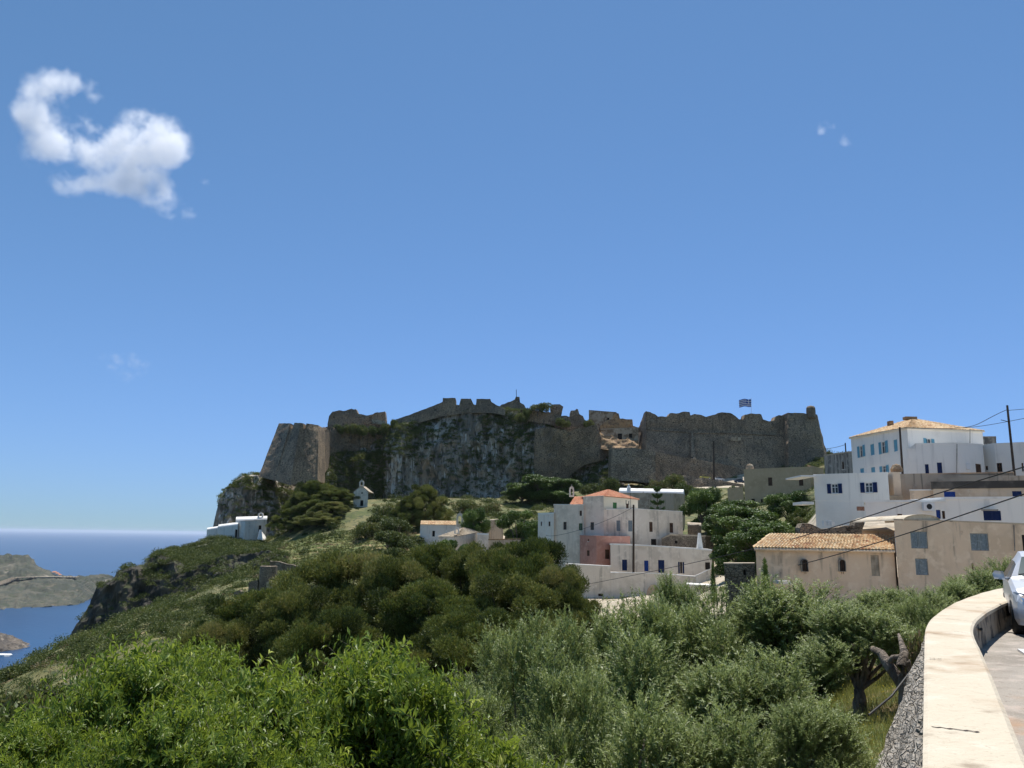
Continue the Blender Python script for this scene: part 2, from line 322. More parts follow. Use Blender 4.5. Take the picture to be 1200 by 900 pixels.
def hz(x, y):
    x = np.asarray(x, float); y = np.asarray(y, float)
    px = np.clip(600 + F * x / np.maximum(y, 6), TPv[0], TPv[-1] - .01); d = np.clip(y, 0, TDv[-1] - .01)
    i = np.clip(np.searchsorted(TPv, px, 'right') - 1, 0, len(TPv) - 2); j = np.clip(np.searchsorted(TDv, d, 'right') - 1, 0, len(TDv) - 2)
    u = (px - TPv[i]) / (TPv[i + 1] - TPv[i]); v = (d - TDv[j]) / (TDv[j + 1] - TDv[j]); u = .5 * u + .5 * u * u * (3 - 2 * u)
    z = (TZv[j, i] * (1 - u) + TZv[j, i + 1] * u) * (1 - v) + (TZv[j + 1, i] * (1 - u) + TZv[j + 1, i + 1] * u) * v
    return z
def gz(x, y):
    x = np.asarray(x, float); y = np.asarray(y, float)
    amp = np.clip((np.abs(y) - 10) / 60, .04, 1) * .7
    return hz(x, y) + amp * fbm(np.stack([x / 9, y / 9, x * 0], -1), 4, 3)
ang = np.radians(np.linspace(-50, 50, 420)); rr = np.concatenate([np.linspace(2, 20, 60), np.geomspace(20.6, 1000, 300)])
A_, R_ = np.meshgrid(ang, rr, indexing='ij'); X_ = np.sin(A_) * R_; Y_ = np.cos(A_) * R_ - 6
Vt = np.stack([X_, Y_, gz(X_, Y_)], -1).reshape(-1, 3)
me = mesh_np('hillside', Vt, grid_faces(len(ang), len(rr))[:, ::-1], 'ground', True)
me.materials.append(MATS['meadow'])
fc = Vt[grid_faces(len(ang), len(rr))].mean(1)
fpx = 600 + F * fc[:, 0] / np.maximum(fc[:, 1], 1)
wob_ = fbm(fc / 12, 3, 77) * 22
mead = ((fpx + wob_ > 318) & (fpx + wob_ < 490) & (fc[:, 1] + wob_ * .6 > 160) & (fc[:, 1] + wob_ * .5 < 236)) | ((fpx > 960) & (fc[:, 1] < 24)) | ((fc[:, 1] < 14) & (fc[:, 0] > 1))
me.materials.append(MATS['village_bounce_ground'])
vil = ((fpx + wob_ * .5 > 905) & (fc[:, 1] > 44 + wob_ * .1) & (fc[:, 1] < 122)) | ((fpx + wob_ * .4 > 650) & (fpx < 850 + wob_ * .4) & (fc[:, 1] > 88 + wob_ * .2) & (fc[:, 1] < 165)) | ((fpx + wob_ * .5 > 490) & (fpx < 640) & (fc[:, 1] > 168) & (fc[:, 1] < 222)) | ((fpx > 760) & (fpx < 900) & (fc[:, 1] > 290) & (fc[:, 1] < 316))
me.polygons.foreach_set('material_index', np.where(vil, 2, mead.astype(np.int32)).astype(np.int32))
ter = link('hillside', me); tag(ter, kind='structure')
TERR = [BVHTree.FromPolygons([tuple(v) for v in Vt], [tuple(q) for q in grid_faces(len(ang), len(rr))])]
def ground(x, y, top=400):
    best = None
    for t in TERR:
        h = t.ray_cast(Vector((x, y, top)), Vector((0, 0, -1)))
        if h[0] is not None and (best is None or h[0].z > best): best = h[0].z
    return best if best is not None else -200

# sea
bpy_s = MB(); S = 140000; SEAZ = -188
bpy_s.quad((-S, -2000, SEAZ), (S, -2000, SEAZ), (S, S, SEAZ), (-S, S, SEAZ)); o = bpy_s.build('sea', 'sea'); tag(o, kind='structure')

# ------------------------------------------------------------------ cliff sheets
def resample(cols, nu, nv):
    """cols: list of (px, [(py or None, d, z or None) ...]) -> grid of world points"""
    pts = []
    for px, st in cols:
        row = []
        for s in st:
            if len(s) == 3: x = (px - 600) / F * s[1]; row.append((P(px, 620, s[1])[0], s[1], s[2]))
            else: row.append(tuple(P(px, s[0], s[1])))
        pts.append(row)
    A = np.array(pts, float)                       # nc, ns, 3
    pc = np.array([c[0] for c in cols], float); t = np.linspace(pc[0], pc[-1], nu)
    B = np.zeros((nu, A.shape[1], 3))
    for s in range(A.shape[1]):
        for k in range(3): B[:, s, k] = np.interp(t, pc, A[:, s, k])
    if isinstance(nv, int): nv = [nv] * (A.shape[1] - 1)
    out = []
    for s in range(A.shape[1] - 1):
        n = nv[s]
        for q in range(n): out.append(B[:, s] * (1 - q / n) + B[:, s + 1] * (q / n))
    out.append(B[:, -1])
    return np.stack(out, 1), t
def displace(G, amp, sc, stretch=(1, 1, .5), seed=0, ridged=True):
    gu = np.gradient(G, axis=0); gv = np.gradient(G, axis=1); n = np.cross(gu, gv); n /= np.linalg.norm(n, axis=-1, keepdims=True) + 1e-9
    p = G * np.array(stretch) / sc
    d = fbm(p, 5, seed)
    if ridged: d = .6 * d + .7 * (1 - 2 * np.abs(fbm(p * 1.7 + 9, 4, seed + 7)))
    a = amp if np.isscalar(amp) else amp[None, :, None]
    return G + n * d[..., None] * a
def sheet(name, G, m, kind='structure'):
    nu, nv = G.shape[:2]; Q = grid_faces(nu, nv)
    me = mesh_np(name, G.reshape(-1, 3), Q, m, False); o = link(name, me)
    TERR.append(BVHTree.FromPolygons([tuple(v) for v in G.reshape(-1, 3)], [tuple(q) for q in Q]))
    return tag(o, kind=kind)

# promontory cliff on the left above the sea
pro = []
for px, b_, ct, sl in [(70, 768, 765, 764), (82, 762, 756, 755), (93, 756, 735, 733), (112, 749, 712, 710), (118, 747, 693, 691), (133, 742, 684, 682), (140, 739, 671, 669), (153, 733, 668, 666),
                       (170, 727, 665, 663), (184, 722, 654, 649), (200, 716, 660, 645), (221, 705, 664, 641), (243, 690, 664, 633), (262, 668, 656, 632), (285, 663, 652, 634), (310, 662, 650, 640), (335, 664, 655, 645)]:
    near = 186 + (px - 70) * .03; wd = 4 + max(0, min(1, (px - 80) / 100)) * 4
    dsil = near + wd + 4 + 56 * max(0, min(1, (px - 170) / 60))
    pro.append((px, [(0, near - 4, -30 if px < 100 else -22), (b_, near), ((b_ + ct) / 2, near + wd * .6), (ct, near + wd), (sl, dsil), (0, dsil + 22, -60), (0, dsil + 90, -195)]))
G, _ = resample(pro, 170, [4, 26, 26, 22, 12, 8])
amp = np.concatenate([np.full(4, .6), np.full(52, 1.5), np.full(22, .9), np.full(21, .5)])
G = displace(G, amp, 7, (1, 1, .55), 11)
sheet('promontory_cliff', G, 'sea_cliff_rock')

# castle rock
cr = []
for px, tp, bs, d0, th in [(250, 627, 634, 287, 3), (254, 600, 634, 286, 4), (258, 584, 634, 284, 5), (270, 569, 634, 283, 7), (285, 559, 633, 284, 9), (300, 557, 632, 288, 9), (318, 563, 628, 292, 10), (340, 566, 618, 300, 10), (365, 560, 610, 308, 12),
                           (385, 533, 604, 316, 14), (405, 528, 602, 322, 16), (430, 524, 601, 326, 16), (447, 517, 600, 327, 14), (456, 503, 599, 325, 12), (465, 499, 598, 323, 10), (490, 493, 596, 326, 12), (520, 484, 595, 331, 9),
                           (550, 481, 594, 326, 11), (580, 480, 592, 331, 9), (600, 482, 592, 327, 12), (625, 486, 590, 325, 12), (650, 495, 585, 322, 14), (690, 512, 578, 318, 16), (703, 521, 574, 316, 18), (720, 530, 570, 315, 20), (750, 545, 568, 316, 18), (780, 556, 566, 318, 14)]:
    m1 = bs + (tp - bs) * .3; m2 = bs + (tp - bs) * .68; w_ = math.sin(px * .13) * 2 + math.sin(px * .31 + 1) * 1.2
    cr.append((px, [(bs + 14, d0 - 10), (bs, d0 + w_), (m1, d0 + th * .35 + w_), (m2, d0 + th * .6 + w_ * .6), (tp, d0 + th), (0, d0 + th + 30, float(P(px, tp, d0 + th)[2]) + 1), (0, d0 + th + 60, -60)]))
G, _ = resample(cr, 520, [6, 34, 46, 34, 16, 6])
amp = np.concatenate([np.full(6, .5), np.linspace(.8, 2.1, 34), np.full(46, 2.1), np.linspace(2.1, .8, 34), np.full(23, .5)])
G = displace(G, amp, 8, (1, 1, .42), 23)
sheet('castle_rock', G, 'cliff_rock')

# far headlands over the bay
def headland(name, cols, nu, m, amp, sc, seed):
    G, _ = resample(cols, nu, [3, 14, 14, 6, 6]); G = displace(G, np.concatenate([np.full(3, amp), np.full(28, amp), np.full(13, amp)]), sc, (1, 1, .8), seed)
    return sheet(name, G, m)
hd = []
for px, sh, mid, rd, d2 in [(-160, 722, 690, 652, 2600), (-60, 719, 688, 650, 2600), (0, 715, 684, 650, 2600), (20, 714, 682, 650, 2600), (32, 713, 681, 651, 2600), (42, 712.5, 680, 661, 2600), (54, 712, 679, 669, 2600), (66, 711, 679, 674, 2600), (80, 710, 680, 676.5, 2620),
                        (91, 709, 681, 676.5, 2640), (98, 706, 682, 675.5, 2640), (113, 699, 683, 675, 2660), (127, 698, 683, 675, 2660), (140, 697, 685, 678, 2660), (165, 697, 690, 686, 2660), (180, 697, 695, 694, 2660)]:
    v = ray(px, sh); dd = (SEAZ - 1) / v[2]
    hd.append((px, [(0, dd - 10, SEAZ - 12.), (sh, dd), (mid, dd + (d2 - dd) * .55), (rd, d2), (0, d2 + 160, -170.), (0, d2 + 260, -200.)]))
headland('far_headland', hd, 260, 'far_land', 6, 70, 31)
hd = []
for px, sh, rd in [(-120, 772, 735), (-40, 768, 738), (0, 765, 742), (12, 763, 745), (25, 761.5, 750), (34, 760, 755), (41, 759, 758)]:
    v = ray(px, sh); dd = (SEAZ - 1) / v[2]; d2 = dd + 45
    hd.append((px, [(0, dd - 8, SEAZ - 6.), (sh, dd), ((sh + rd) / 2, dd + 16), (rd, d2), (0, d2 + 50, SEAZ - 1.), (0, d2 + 70, SEAZ - 10.)]))
headland('rocky_point', hd, 110, 'shore_rock', 1.8, 15, 37)

# ------------------------------------------------------------------ parapet wall, road
ZT, ZR = -1.1, -1.6
OUT_ = [(1090, 900), (1089, 830), (1088, 785), (1087.4, 752), (1087.6, 735), (1094, 724), (1106, 715), (1125, 704), (1147, 696), (1175, 689)]
INN_ = [(1198, 900), (1176, 838), (1159, 794), (1143.7, 757), (1136, 742), (1137, 730.5), (1147, 721), (1162, 712), (1175, 705.6), (1190, 700)]
def smooth_path(pts, n):
    pts = np.array(pts, float); s = np.concatenate([[0], np.cumsum(np.linalg.norm(np.diff(pts, axis=0), axis=1))]); t = np.linspace(0, s[-1], n)
    out = np.stack([np.interp(t, s, pts[:, k]) for k in range(2)], 1)
    k = np.array([1, 2, 3, 2, 1.]) / 9
    pad = np.concatenate([out[:1]] * 2 + [out] + [out[-1:]] * 2)
    return np.stack([np.convolve(pad[:, j], k, 'valid') for j in range(2)], 1)
def plan(l): return [tuple(PZ(a, b, ZT)[:2]) for a, b in l]
po, pi = plan(OUT_), plan(INN_)
do = np.array(po[0]) - np.array(po[2]); do /= np.linalg.norm(do); di = np.array(pi[0]) - np.array(pi[2]); di /= np.linalg.norm(di)
po = [tuple(np.array(po[0]) + do * 9)] + po; pi = [tuple(np.array(po[0]) + np.array([.5, -.25]))] + pi
e = np.array(po[-1]) - np.array(po[-2]); e /= np.linalg.norm(e)
po += [tuple(np.array(po[-1]) + e * q + np.array([q * q * .02, 0])) for q in (4, 9, 15)]; pi += [tuple(np.array(po[-3 + k]) + np.array([.35, -.6])) for k in range(3)]
NO = 90; po = smooth_path(po, NO); pi = smooth_path(pi, NO)
root = thing('parapet_wall', 'curved stone parapet with a pale cream top slab beside the road', 'wall', (po[30][0], po[30][1], ZR))
def strip(name, m, prof, parent, disp=0, seed=0, nsub=1):
    """prof: function i -> list of 3-D points across"""
    rows = np.array([prof(i) for i in range(NO)], float)
    if nsub > 1:
        t = np.linspace(0, NO - 1, NO * nsub); i = np.minimum(t.astype(int), NO - 2); f = (t - i)[:, None, None]; rows = rows[i] * (1 - f) + rows[i + 1] * f
        n2 = rows.shape[1]; s = np.linspace(0, n2 - 1, (n2 - 1) * nsub * 3 + 1); j = np.minimum(s.astype(int), n2 - 2); g = (s - j)[None, :, None]; rows = rows[:, j] * (1 - g) + rows[:, j + 1] * g
    if disp: rows = displace(rows, disp, .22, (1, 1, 1.6), seed)
    me = mesh_np(name, rows.reshape(-1, 3) - base_of(parent), grid_faces(rows.shape[0], rows.shape[1]), m, False); return link(name, me, parent)
def wobble(i, a=.003): return a * math.sin(i * 1.7) + a * math.sin(i * .61 + 2)
def nrm(i):
    a, b = po[max(i - 1, 0)], po[min(i + 1, NO - 1)]; t = b - a; t = t / np.linalg.norm(t); return np.array([-t[1], t[0]])    # to the left (outer) side
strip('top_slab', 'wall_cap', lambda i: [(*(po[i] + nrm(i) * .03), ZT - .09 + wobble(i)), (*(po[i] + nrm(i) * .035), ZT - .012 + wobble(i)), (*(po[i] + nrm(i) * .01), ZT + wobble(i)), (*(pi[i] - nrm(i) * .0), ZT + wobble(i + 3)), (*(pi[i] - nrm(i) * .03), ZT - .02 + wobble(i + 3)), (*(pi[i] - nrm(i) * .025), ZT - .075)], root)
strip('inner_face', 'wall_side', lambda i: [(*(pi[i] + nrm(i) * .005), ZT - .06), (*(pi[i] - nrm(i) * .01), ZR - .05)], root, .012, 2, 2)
strip('outer_face', 'retaining_stone', lambda i: [(*(po[i] + nrm(i) * 1.4), -4.9), (*(po[i] + nrm(i) * .78), -3.0), (*(po[i] + nrm(i) * .0), ZT - .05)], root, .045, 5, 4)
# joints across the slab, cut as shallow dark grooves
crk = MB()
for (a, b) in [((1091, 851), (1147, 857)), ((1108, 724.5), (1146, 729)), ((1089, 771), (1104, 772)), ((1118, 739.5), (1136, 742))]:
    A, B = PZ(*a, ZT + .007), PZ(*b, ZT + .007); n = 9; pts = [A + (B - A) * k / n + np.array([0, random.uniform(-.02, .02), 0]) for k in range(n + 1)]
    for k in range(n):
        wd = np.array([0, .009 + .004 * random.random(), 0]); crk.quad(pts[k] - wd, pts[k + 1] - wd, pts[k + 1] + wd, pts[k] + wd)
crk.build('joint', 'crack', root)
# road
rows = []
for i in range(NO):
    right = np.array([14 + max(pi[i][0], 0) * .9, pi[i][1]]) + np.array([0, -2])
    rows.append([(*(pi[i] * (1 - s) + right * s), ZR + .02 * math.sin(s * 9 + i * .2)) for s in np.linspace(-.01, 1, 24)])
rows = np.array(rows); rows[..., 2] += .012 * fbm(np.stack([rows[..., 0], rows[..., 1], rows[..., 0] * 0], -1) / .8, 3, 4)
me = mesh_np('road', rows.reshape(-1, 3), grid_faces(NO, 24), 'road_concrete', True); tag(link('road', me), kind='structure')

# ------------------------------------------------------------------ building kit
def crop(ox, oy, s): return lambda x, y: (ox + x / s, oy + y / s)
Z0 = crop(0, 0, 1); Z1 = crop(220, 440, 4); Z2 = crop(440, 440, 4); Z3 = crop(680, 440, 4); Z4 = crop(900, 440, 4); Z5 = crop(600, 560, 4.788)
Z8 = crop(860, 590, 3.529); ZC = crop(980, 470, 5.4545)
def on_face(A, B, px, py):
    r = ray(px, py); ex, ey = B[0] - A[0], B[1] - A[1]
    # A + u e = t (rx, 1)
    det = ex * (-1) - ey * (-r[0]); u = ((-A[0]) * (-1) - (-A[1]) * (-r[0])) / det; t = A[1] + u * ey
    return u, r[2] * t
class Face:
    def __init__(s, A, B):
        s.A = np.array(A[:2], float); s.B = np.array(B[:2], float); s.L = np.linalg.norm(s.B - s.A); s.e = (s.B - s.A) / s.L
        s.n = np.array([s.e[1], -s.e[0]])      # outward (towards the camera)
        s.zA, s.zB = A[2], B[2]
    def ztop(s, u): return s.zA + (s.zB - s.zA) * u / s.L
    def p(s, u, z, out=0.0): q = s.A + s.e * u + s.n * out; return (q[0], q[1], z)
def wall_mesh(mb, f, zb, holes, rec=.22):
    us = sorted({0, f.L} | {h[0] for h in holes} | {h[2] for h in holes}); zs = sorted({zb} | {h[1] for h in holes} | {h[3] for h in holes}) + [None]
    for i in range(len(us) - 1):
        for j in range(len(zs) - 1):
            u0, u1, z0, z1 = us[i], us[i + 1], zs[j], zs[j + 1]
            if z1 is not None and any(h[0] - 1e-6 <= u0 and u1 <= h[2] + 1e-6 and h[1] - 1e-6 <= z0 and z1 <= h[3] + 1e-6 for h in holes): continue
            mb.quad(f.p(u0, z0), f.p(u1, z0), f.p(u1, f.ztop(u1) if z1 is None else z1), f.p(u0, f.ztop(u0) if z1 is None else z1))
    for (u0, z0, u1, z1) in holes:
        for a, b in (((u0, z0), (u1, z0)), ((u1, z0), (u1, z1)), ((u1, z1), (u0, z1)), ((u0, z1), (u0, z0))):
            mb.quad(f.p(*a), f.p(*b), f.p(*b, -rec), f.p(*a, -rec))
def fbox(mb, f, u0, z0, u1, z1, o0, o1, r=.5):
    v = [f.p(u, z, o) for o in (o0, o1) for u, z in ((u0, z0), (u1, z0), (u1, z1), (u0, z1))]
    mb.add(v, [(3, 2, 1, 0), (4, 5, 6, 7), (0, 1, 5, 4), (1, 2, 6, 5), (2, 3, 7, 6), (3, 0, 4, 7)], r)
def louvre(f, u0, z0, u1, z1, o, name, m, root, label=None):
    mb = MB(); t = .05; fr = min(.09, (u1 - u0) * .18)
    fbox(mb, f, u0, z0, u0 + fr, z1, o, o + t); fbox(mb, f, u1 - fr, z0, u1, z1, o, o + t); fbox(mb, f, u0 + fr, z0, u1 - fr, z0 + fr, o, o + t); fbox(mb, f, u0 + fr, z1 - fr, u1 - fr, z1, o, o + t)
    n = max(4, int((z1 - z0) / .13))
    for k in range(n):
        a = z0 + fr + (z1 - z0 - 2 * fr) * k / n; b = z0 + fr + (z1 - z0 - 2 * fr) * (k + .8) / n
        mb.quad(f.p(u0 + fr, a, o + t * .8), f.p(u1 - fr, a, o + t * .8), f.p(u1 - fr, b, o + .008), f.p(u0 + fr, b, o + .008))
    fbox(mb, f, u0 + fr, z0 + fr, u1 - fr, z1 - fr, o, o + .006)
    ob = mb.build(name, m, root)
    if label: ob['label'] = label
    return ob
def opening(root, f, h, st, rec=.22):
    kind, _, colr = st.partition(':'); u0, z0, u1, z1 = h; W, Hh = u1 - u0, z1 - z0
    if kind in ('win', 'open', 'dark'):
        m = colr if colr and kind == 'win' else ('white_metal' if kind == 'open' else 'brown_wood')
        mb = MB(); t = .07
        fbox(mb, f, u0, z0, u0 + t, z1, -.15, -.08); fbox(mb, f, u1 - t, z0, u1, z1, -.15, -.08); fbox(mb, f, u0 + t, z1 - t, u1 - t, z1, -.15, -.08); fbox(mb, f, u0 + t, z0, u1 - t, z0 + t, -.15, -.08)
        fbox(mb, f, (u0 + u1) / 2 - .03, z0 + t, (u0 + u1) / 2 + .03, z1 - t, -.15, -.09)
        if Hh > .9: fbox(mb, f, u0 + t, z0 + Hh * .62, (u0 + u1) / 2 - .03, z0 + Hh * .62 + .05, -.15, -.1); fbox(mb, f, (u0 + u1) / 2 + .03, z0 + Hh * .62, u1 - t, z0 + Hh * .62 + .05, -.15, -.1)
        wo = mb.build('window', m, root)
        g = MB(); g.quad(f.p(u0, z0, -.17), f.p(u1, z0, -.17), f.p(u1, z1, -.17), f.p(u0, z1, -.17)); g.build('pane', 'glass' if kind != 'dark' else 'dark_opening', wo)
        s = MB(); fbox(s, f, u0 - .06, z0 - .08, u1 + .06, z0 - .002, -.1, .07); s.build('sill', 'white_wall', wo)
    if kind == 'open':
        sw = W * .55
        louvre(f, u0 - sw - .02, z0, u0 - .02, z1, .02, 'shutter', colr, root); louvre(f, u1 + .02, z0, u1 + sw + .02, z1, .02, 'shutter', colr, root)
    if kind in ('shut', 'half'):
        louvre(f, u0 + .01, z0 + .01, (u0 + u1) / 2 - .01, z1 - .01, -.10, 'shutter', colr, root)
        if kind == 'shut': louvre(f, (u0 + u1) / 2 + .01, z0 + .01, u1 - .01, z1 - .01, -.10, 'shutter', colr, root)
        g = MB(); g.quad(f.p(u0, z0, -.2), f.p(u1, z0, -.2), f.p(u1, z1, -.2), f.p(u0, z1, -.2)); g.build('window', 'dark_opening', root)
    if kind == 'door':
        mb = MB(); fbox(mb, f, u0, z0, u1, z1, -.18, -.12); fbox(mb, f, u0 + W * .15, z0 + Hh * .1, u1 - W * .15, z0 + Hh * .45, -.12, -.10); fbox(mb, f, u0 + W * .15, z0 + Hh * .55, u1 - W * .15, z0 + Hh * .92, -.12, -.10)
        d = mb.build('door', colr or 'brown_wood', root)
        s = MB(); s.box(f.p(u1 - W * .12, z0 + Hh * .48, -.08), (.05, .05, .05)); s.build('handle', 'black_metal', d)
    if kind == 'hole':
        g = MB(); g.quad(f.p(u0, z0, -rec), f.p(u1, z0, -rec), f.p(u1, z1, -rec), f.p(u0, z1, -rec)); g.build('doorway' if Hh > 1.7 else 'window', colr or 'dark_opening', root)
def block(root, cr_, chain, zb, back, m, wins=(), roof=None, rmat=None, rh=.14, over=.06, backdir=None, name='wall', slabbase=0.0):
    pts = [tuple(P(*cr_(c[0], c[1]), c[2])) for c in chain]
    if zb is None: zb = min(ground(p[0], p[1]) for p in pts) - 2
    fs = [Face(pts[i], pts[i + 1]) for i in range(len(pts) - 1)]
    hl = [[] for _ in fs]; ops = []
    for wn in wins:
        cx = (wn[0] + wn[2]) / 2; k = max([0] + [i for i in range(len(fs)) if cx >= chain[i][0]]); k = min(k, len(fs) - 1); f = fs[k]
        (px0, py0), (px1, py1) = cr_(wn[0], wn[1]), cr_(wn[2], wn[3]); u0, zt0 = on_face(pts[k], pts[k + 1], px0, py0); u1, zb1 = on_face(pts[k], pts[k + 1], px1, py1)
        zt1 = on_face(pts[k], pts[k + 1], px1, py0)[1]; zt_ = (zt0 + zt1) / 2; zb_ = (zb1 + on_face(pts[k], pts[k + 1], px0, py1)[1]) / 2
        u0, u1 = u0 * f.L, u1 * f.L; u0 = max(.05, u0); u1 = min(f.L - .05, u1); zt_ = min(zt_, f.ztop((u0 + u1) / 2) - .05)
        if wn[4].startswith('open'): c = (u0 + u1) / 2; q = (u1 - u0) * .24; u0, u1 = c - q, c + q
        h = (u0, zb_, u1, zt_); hl[k].append(h); ops.append((f, h, wn[4]))
    zb = min([zb] + [ground(p[0], p[1]) - 1.5 for p in pts])
    if backdir is None: lc = pts[0] if pts[0][0] > 0 and pts[-1][0] > 0 else pts[-1]; backdir = (lc[0] / lc[1] * 1.03, 1)
    n0 = -np.array(backdir) / np.linalg.norm(backdir)
    bL = (pts[0][0] - n0[0] * back, pts[0][1] - n0[1] * back, pts[0][2]); bR = (pts[-1][0] - n0[0] * back, pts[-1][1] - n0[1] * back, pts[-1][2])
    mb = MB()
    for f, hs in zip(fs, hl): wall_mesh(mb, f, zb, hs)
    for a, b in ((pts[-1], bR), (bR, bL), (bL, pts[0])): mb.quad((a[0], a[1], zb), (b[0], b[1], zb), b, a)
    mb.build(name, m, root)
    for f, h, st in ops: opening(root, f, h, st)
    loop = pts + [bR, bL]; cen = np.mean([l[:2] for l in loop], axis=0); rm = rmat or m
    def ex(p, dz, o=over): q = np.array(p[:2]) - cen; L_ = np.linalg.norm(q); q = cen + q * (L_ + o) / L_; return (q[0], q[1], p[2] + dz)
    if roof in ('flat', None): rb = MB(); rb.hull([ex(p, rh + slabbase) for p in loop], [ex(p, slabbase + .001) for p in loop]); rb.build('roof', rm, root)
    if roof == 'parapet':
        rb = MB()
        ins = lambda p, dz: ex(p, dz, -.3)
        n = len(loop)
        for i in range(n):
            a, b = loop[i], loop[(i + 1) % n]
            rb.add([ex(a, .002, 0.02), ex(b, .002, 0.02), ins(b, .002), ins(a, .002), ex(a, .35, 0.02), ex(b, .35, 0.02), ins(b, .35), ins(a, .35)], [(0, 1, 5, 4), (4, 5, 6, 7), (3, 2, 6, 7)])
        rb.add([ins(p, .05) for p in loop], [tuple(range(n))]); rb.build('roof', rm, root)
    if roof == 'vault':      # barrel vault with its axis along the first face
        rb = MB(); N = 9; a, b, c, d = np.array(pts[0]), np.array(pts[-1]), np.array(bR), np.array(bL); prof = []
        for k in range(N + 1):
            th = math.pi * k / N; s = (1 - math.cos(th)) / 2; z = math.sin(th) * rh
            prof.append((a * (1 - s) + d * s + np.array([0, 0, z + .003]), b * (1 - s) + c * s + np.array([0, 0, z + .003])))
        for k in range(N): rb.quad(prof[k][0], prof[k][1], prof[k + 1][1], prof[k + 1][0])
        rb.add([p[0] for p in prof], [tuple(range(N + 1))]); rb.add([p[1] for p in prof], [tuple(range(N + 1))]); rb.build('roof', rm, root)
    if roof == 'hip_tile':
        apex = np.mean([np.array(loop[0]), np.array(bR)], axis=0) if len(pts) == 2 else (np.array(pts[0]) + np.array(pts[-1])) / 2
        apex = np.array([*cen, max(p[2] for p in loop) + rh]); q = [np.array(ex(p, .02, .3)) for p in loop]
        rb = MB(); n = len(q)
        for i in range(n): tiles(rb, q[i], q[(i + 1) % n], apex, apex)
        rb.build('roof', rm, root)
    if roof == 'shed_tile':
        rb = MB(); a, b, c, d = [np.array(v) for v in (pts[0], pts[-1], bR, bL)]; up = np.array([0, 0, rh]); m1, m2 = (a + d) / 2 + up, (b + c) / 2 + up; o = np.array([0, 0, .03])
        nn = np.array([n0[0], n0[1], -.25]) * .3
        tiles(rb, a + nn + o, b + nn + o, m1 + o, m2 + o); tiles(rb, c + o, d + o, m2 + o, m1 + o)
        rb.build('roof', rm, root); MB().add([a, d, m1], [(0, 1, 2)]).build('gable', m, root); MB().add([b, c, m2], [(0, 1, 2)]).build('gable', m, root)
    return pts, fs, zb
def tiles(mb, e0, e1, r0, r1, tw=.24, tl=.42):
    """rows of half-round clay tiles between the eave e0-e1 and the ridge r0-r1"""
    e0, e1, r0, r1 = [np.array(v, float) for v in (e0, e1, r0, r1)]
    W = max(np.linalg.norm(e1 - e0), np.linalg.norm(r1 - r0)); Ls = np.linalg.norm((r0 + r1) / 2 - (e0 + e1) / 2)
    if W < .1 or Ls < .1: return
    nr = max(2, int(Ls / tl)); up = np.cross(e1 - e0, (r0 + r1) / 2 - (e0 + e1) / 2); up /= np.linalg.norm(up); up = up if up[2] > 0 else -up
    for j in range(nr):
        v0, v1 = j / nr, (j + 1.12) / nr; v1 = min(v1, 1)
        a, b = e0 + (r0 - e0) * v0, e1 + (r1 - e1) * v0; c, d = e0 + (r0 - e0) * v1, e1 + (r1 - e1) * v1
        nc = max(1, int(round(np.linalg.norm(b - a) / tw)))
        for i in range(nc):
            r = random.random(); r = r * .8 + .1 * math.sin(i * .35) + .1; js = random.uniform(-.012, .012)
            s0, s1 = i / nc, (i + 1) / nc; pts0, pts1 = [], []
            for k in range(5):
                s = s0 + (s1 - s0) * k / 4; h = [0, .07, .1, .07, 0][k]
                pts0.append(a + (b - a) * s + up * (h + .035 + js)); pts1.append(c + (d - c) * s + up * (h * .8))
            mb.add(pts0 + pts1, [(k, k + 1, 6 + k, 5 + k) for k in range(4)] + [(0, 1, 2, 3, 4)], min(max(r, 0), 1))
def house(name, label, cat, cr_, chain, zb=None, back=7, m='white_wall', wins=(), group=None, **kw):
    p0 = P(*cr_(chain[0][0], chain[0][1]), chain[0][2]); g = ground(p0[0], p0[1])
    root = thing(name, label, cat, (p0[0], p0[1], g), group)
    block(root, cr_, chain, zb, back, m, wins, **kw); return root
def pbox(root, name, m, cr_, x0, y0, x1, y1, d, dep, label=None):
    """box whose front face spans the given crop rectangle at depth d"""
    (a, b), (c, e) = cr_(x0, y0), cr_(x1, y1); p, q = P(a, b, d), P(c, e, d); mb = MB()
    mb.box(((p[0] + q[0]) / 2, d + dep / 2, (p[2] + q[2]) / 2), (abs(q[0] - p[0]), dep, abs(p[2] - q[2]))); o = mb.build(name, m, root)
    if label: o['label'] = label
    return o
def bellcote(root, cr_, x0, y0, x1, y1, d, m='white_wall', t=.5):
    (a, b), (c, e) = cr_(x0, y0), cr_(x1, y1); p, q = P(a, b, d), P(c, e, d); w_, zt, zb = q[0] - p[0], p[2], q[2]; H = zt - zb; cx = (p[0] + q[0]) / 2; mb = MB()
    for s in (-1, 1): mb.box((cx + s * w_ * .36, d, zb + H * .28), (w_ * .26, t, H * .56))
    mb.box((cx, d, zb + H * .06), (w_ * .46, t, H * .12))
    N = 8; o = [(cx + w_ * .49 * math.cos(math.pi * k / N), zb + H * .56 + H * .34 * math.sin(math.pi * k / N)) for k in range(N + 1)]; i = [(cx + w_ * .23 * math.cos(math.pi * k / N), zb + H * .56 + H * .14 * math.sin(math.pi * k / N)) for k in range(N + 1)]
    for k in range(N):
        q4 = [o[k], o[k + 1], i[k + 1], i[k]]; mb.add([(x, d - t / 2, z) for x, z in q4] + [(x, d + t / 2, z) for x, z in q4], [(0, 1, 2, 3), (7, 6, 5, 4), (0, 4, 5, 1), (3, 2, 6, 7)])
    mb.box((cx, d, zb + H * .96), (w_ * .08, t * .3, H * .16)); mb.build('bell_gable', m, root)

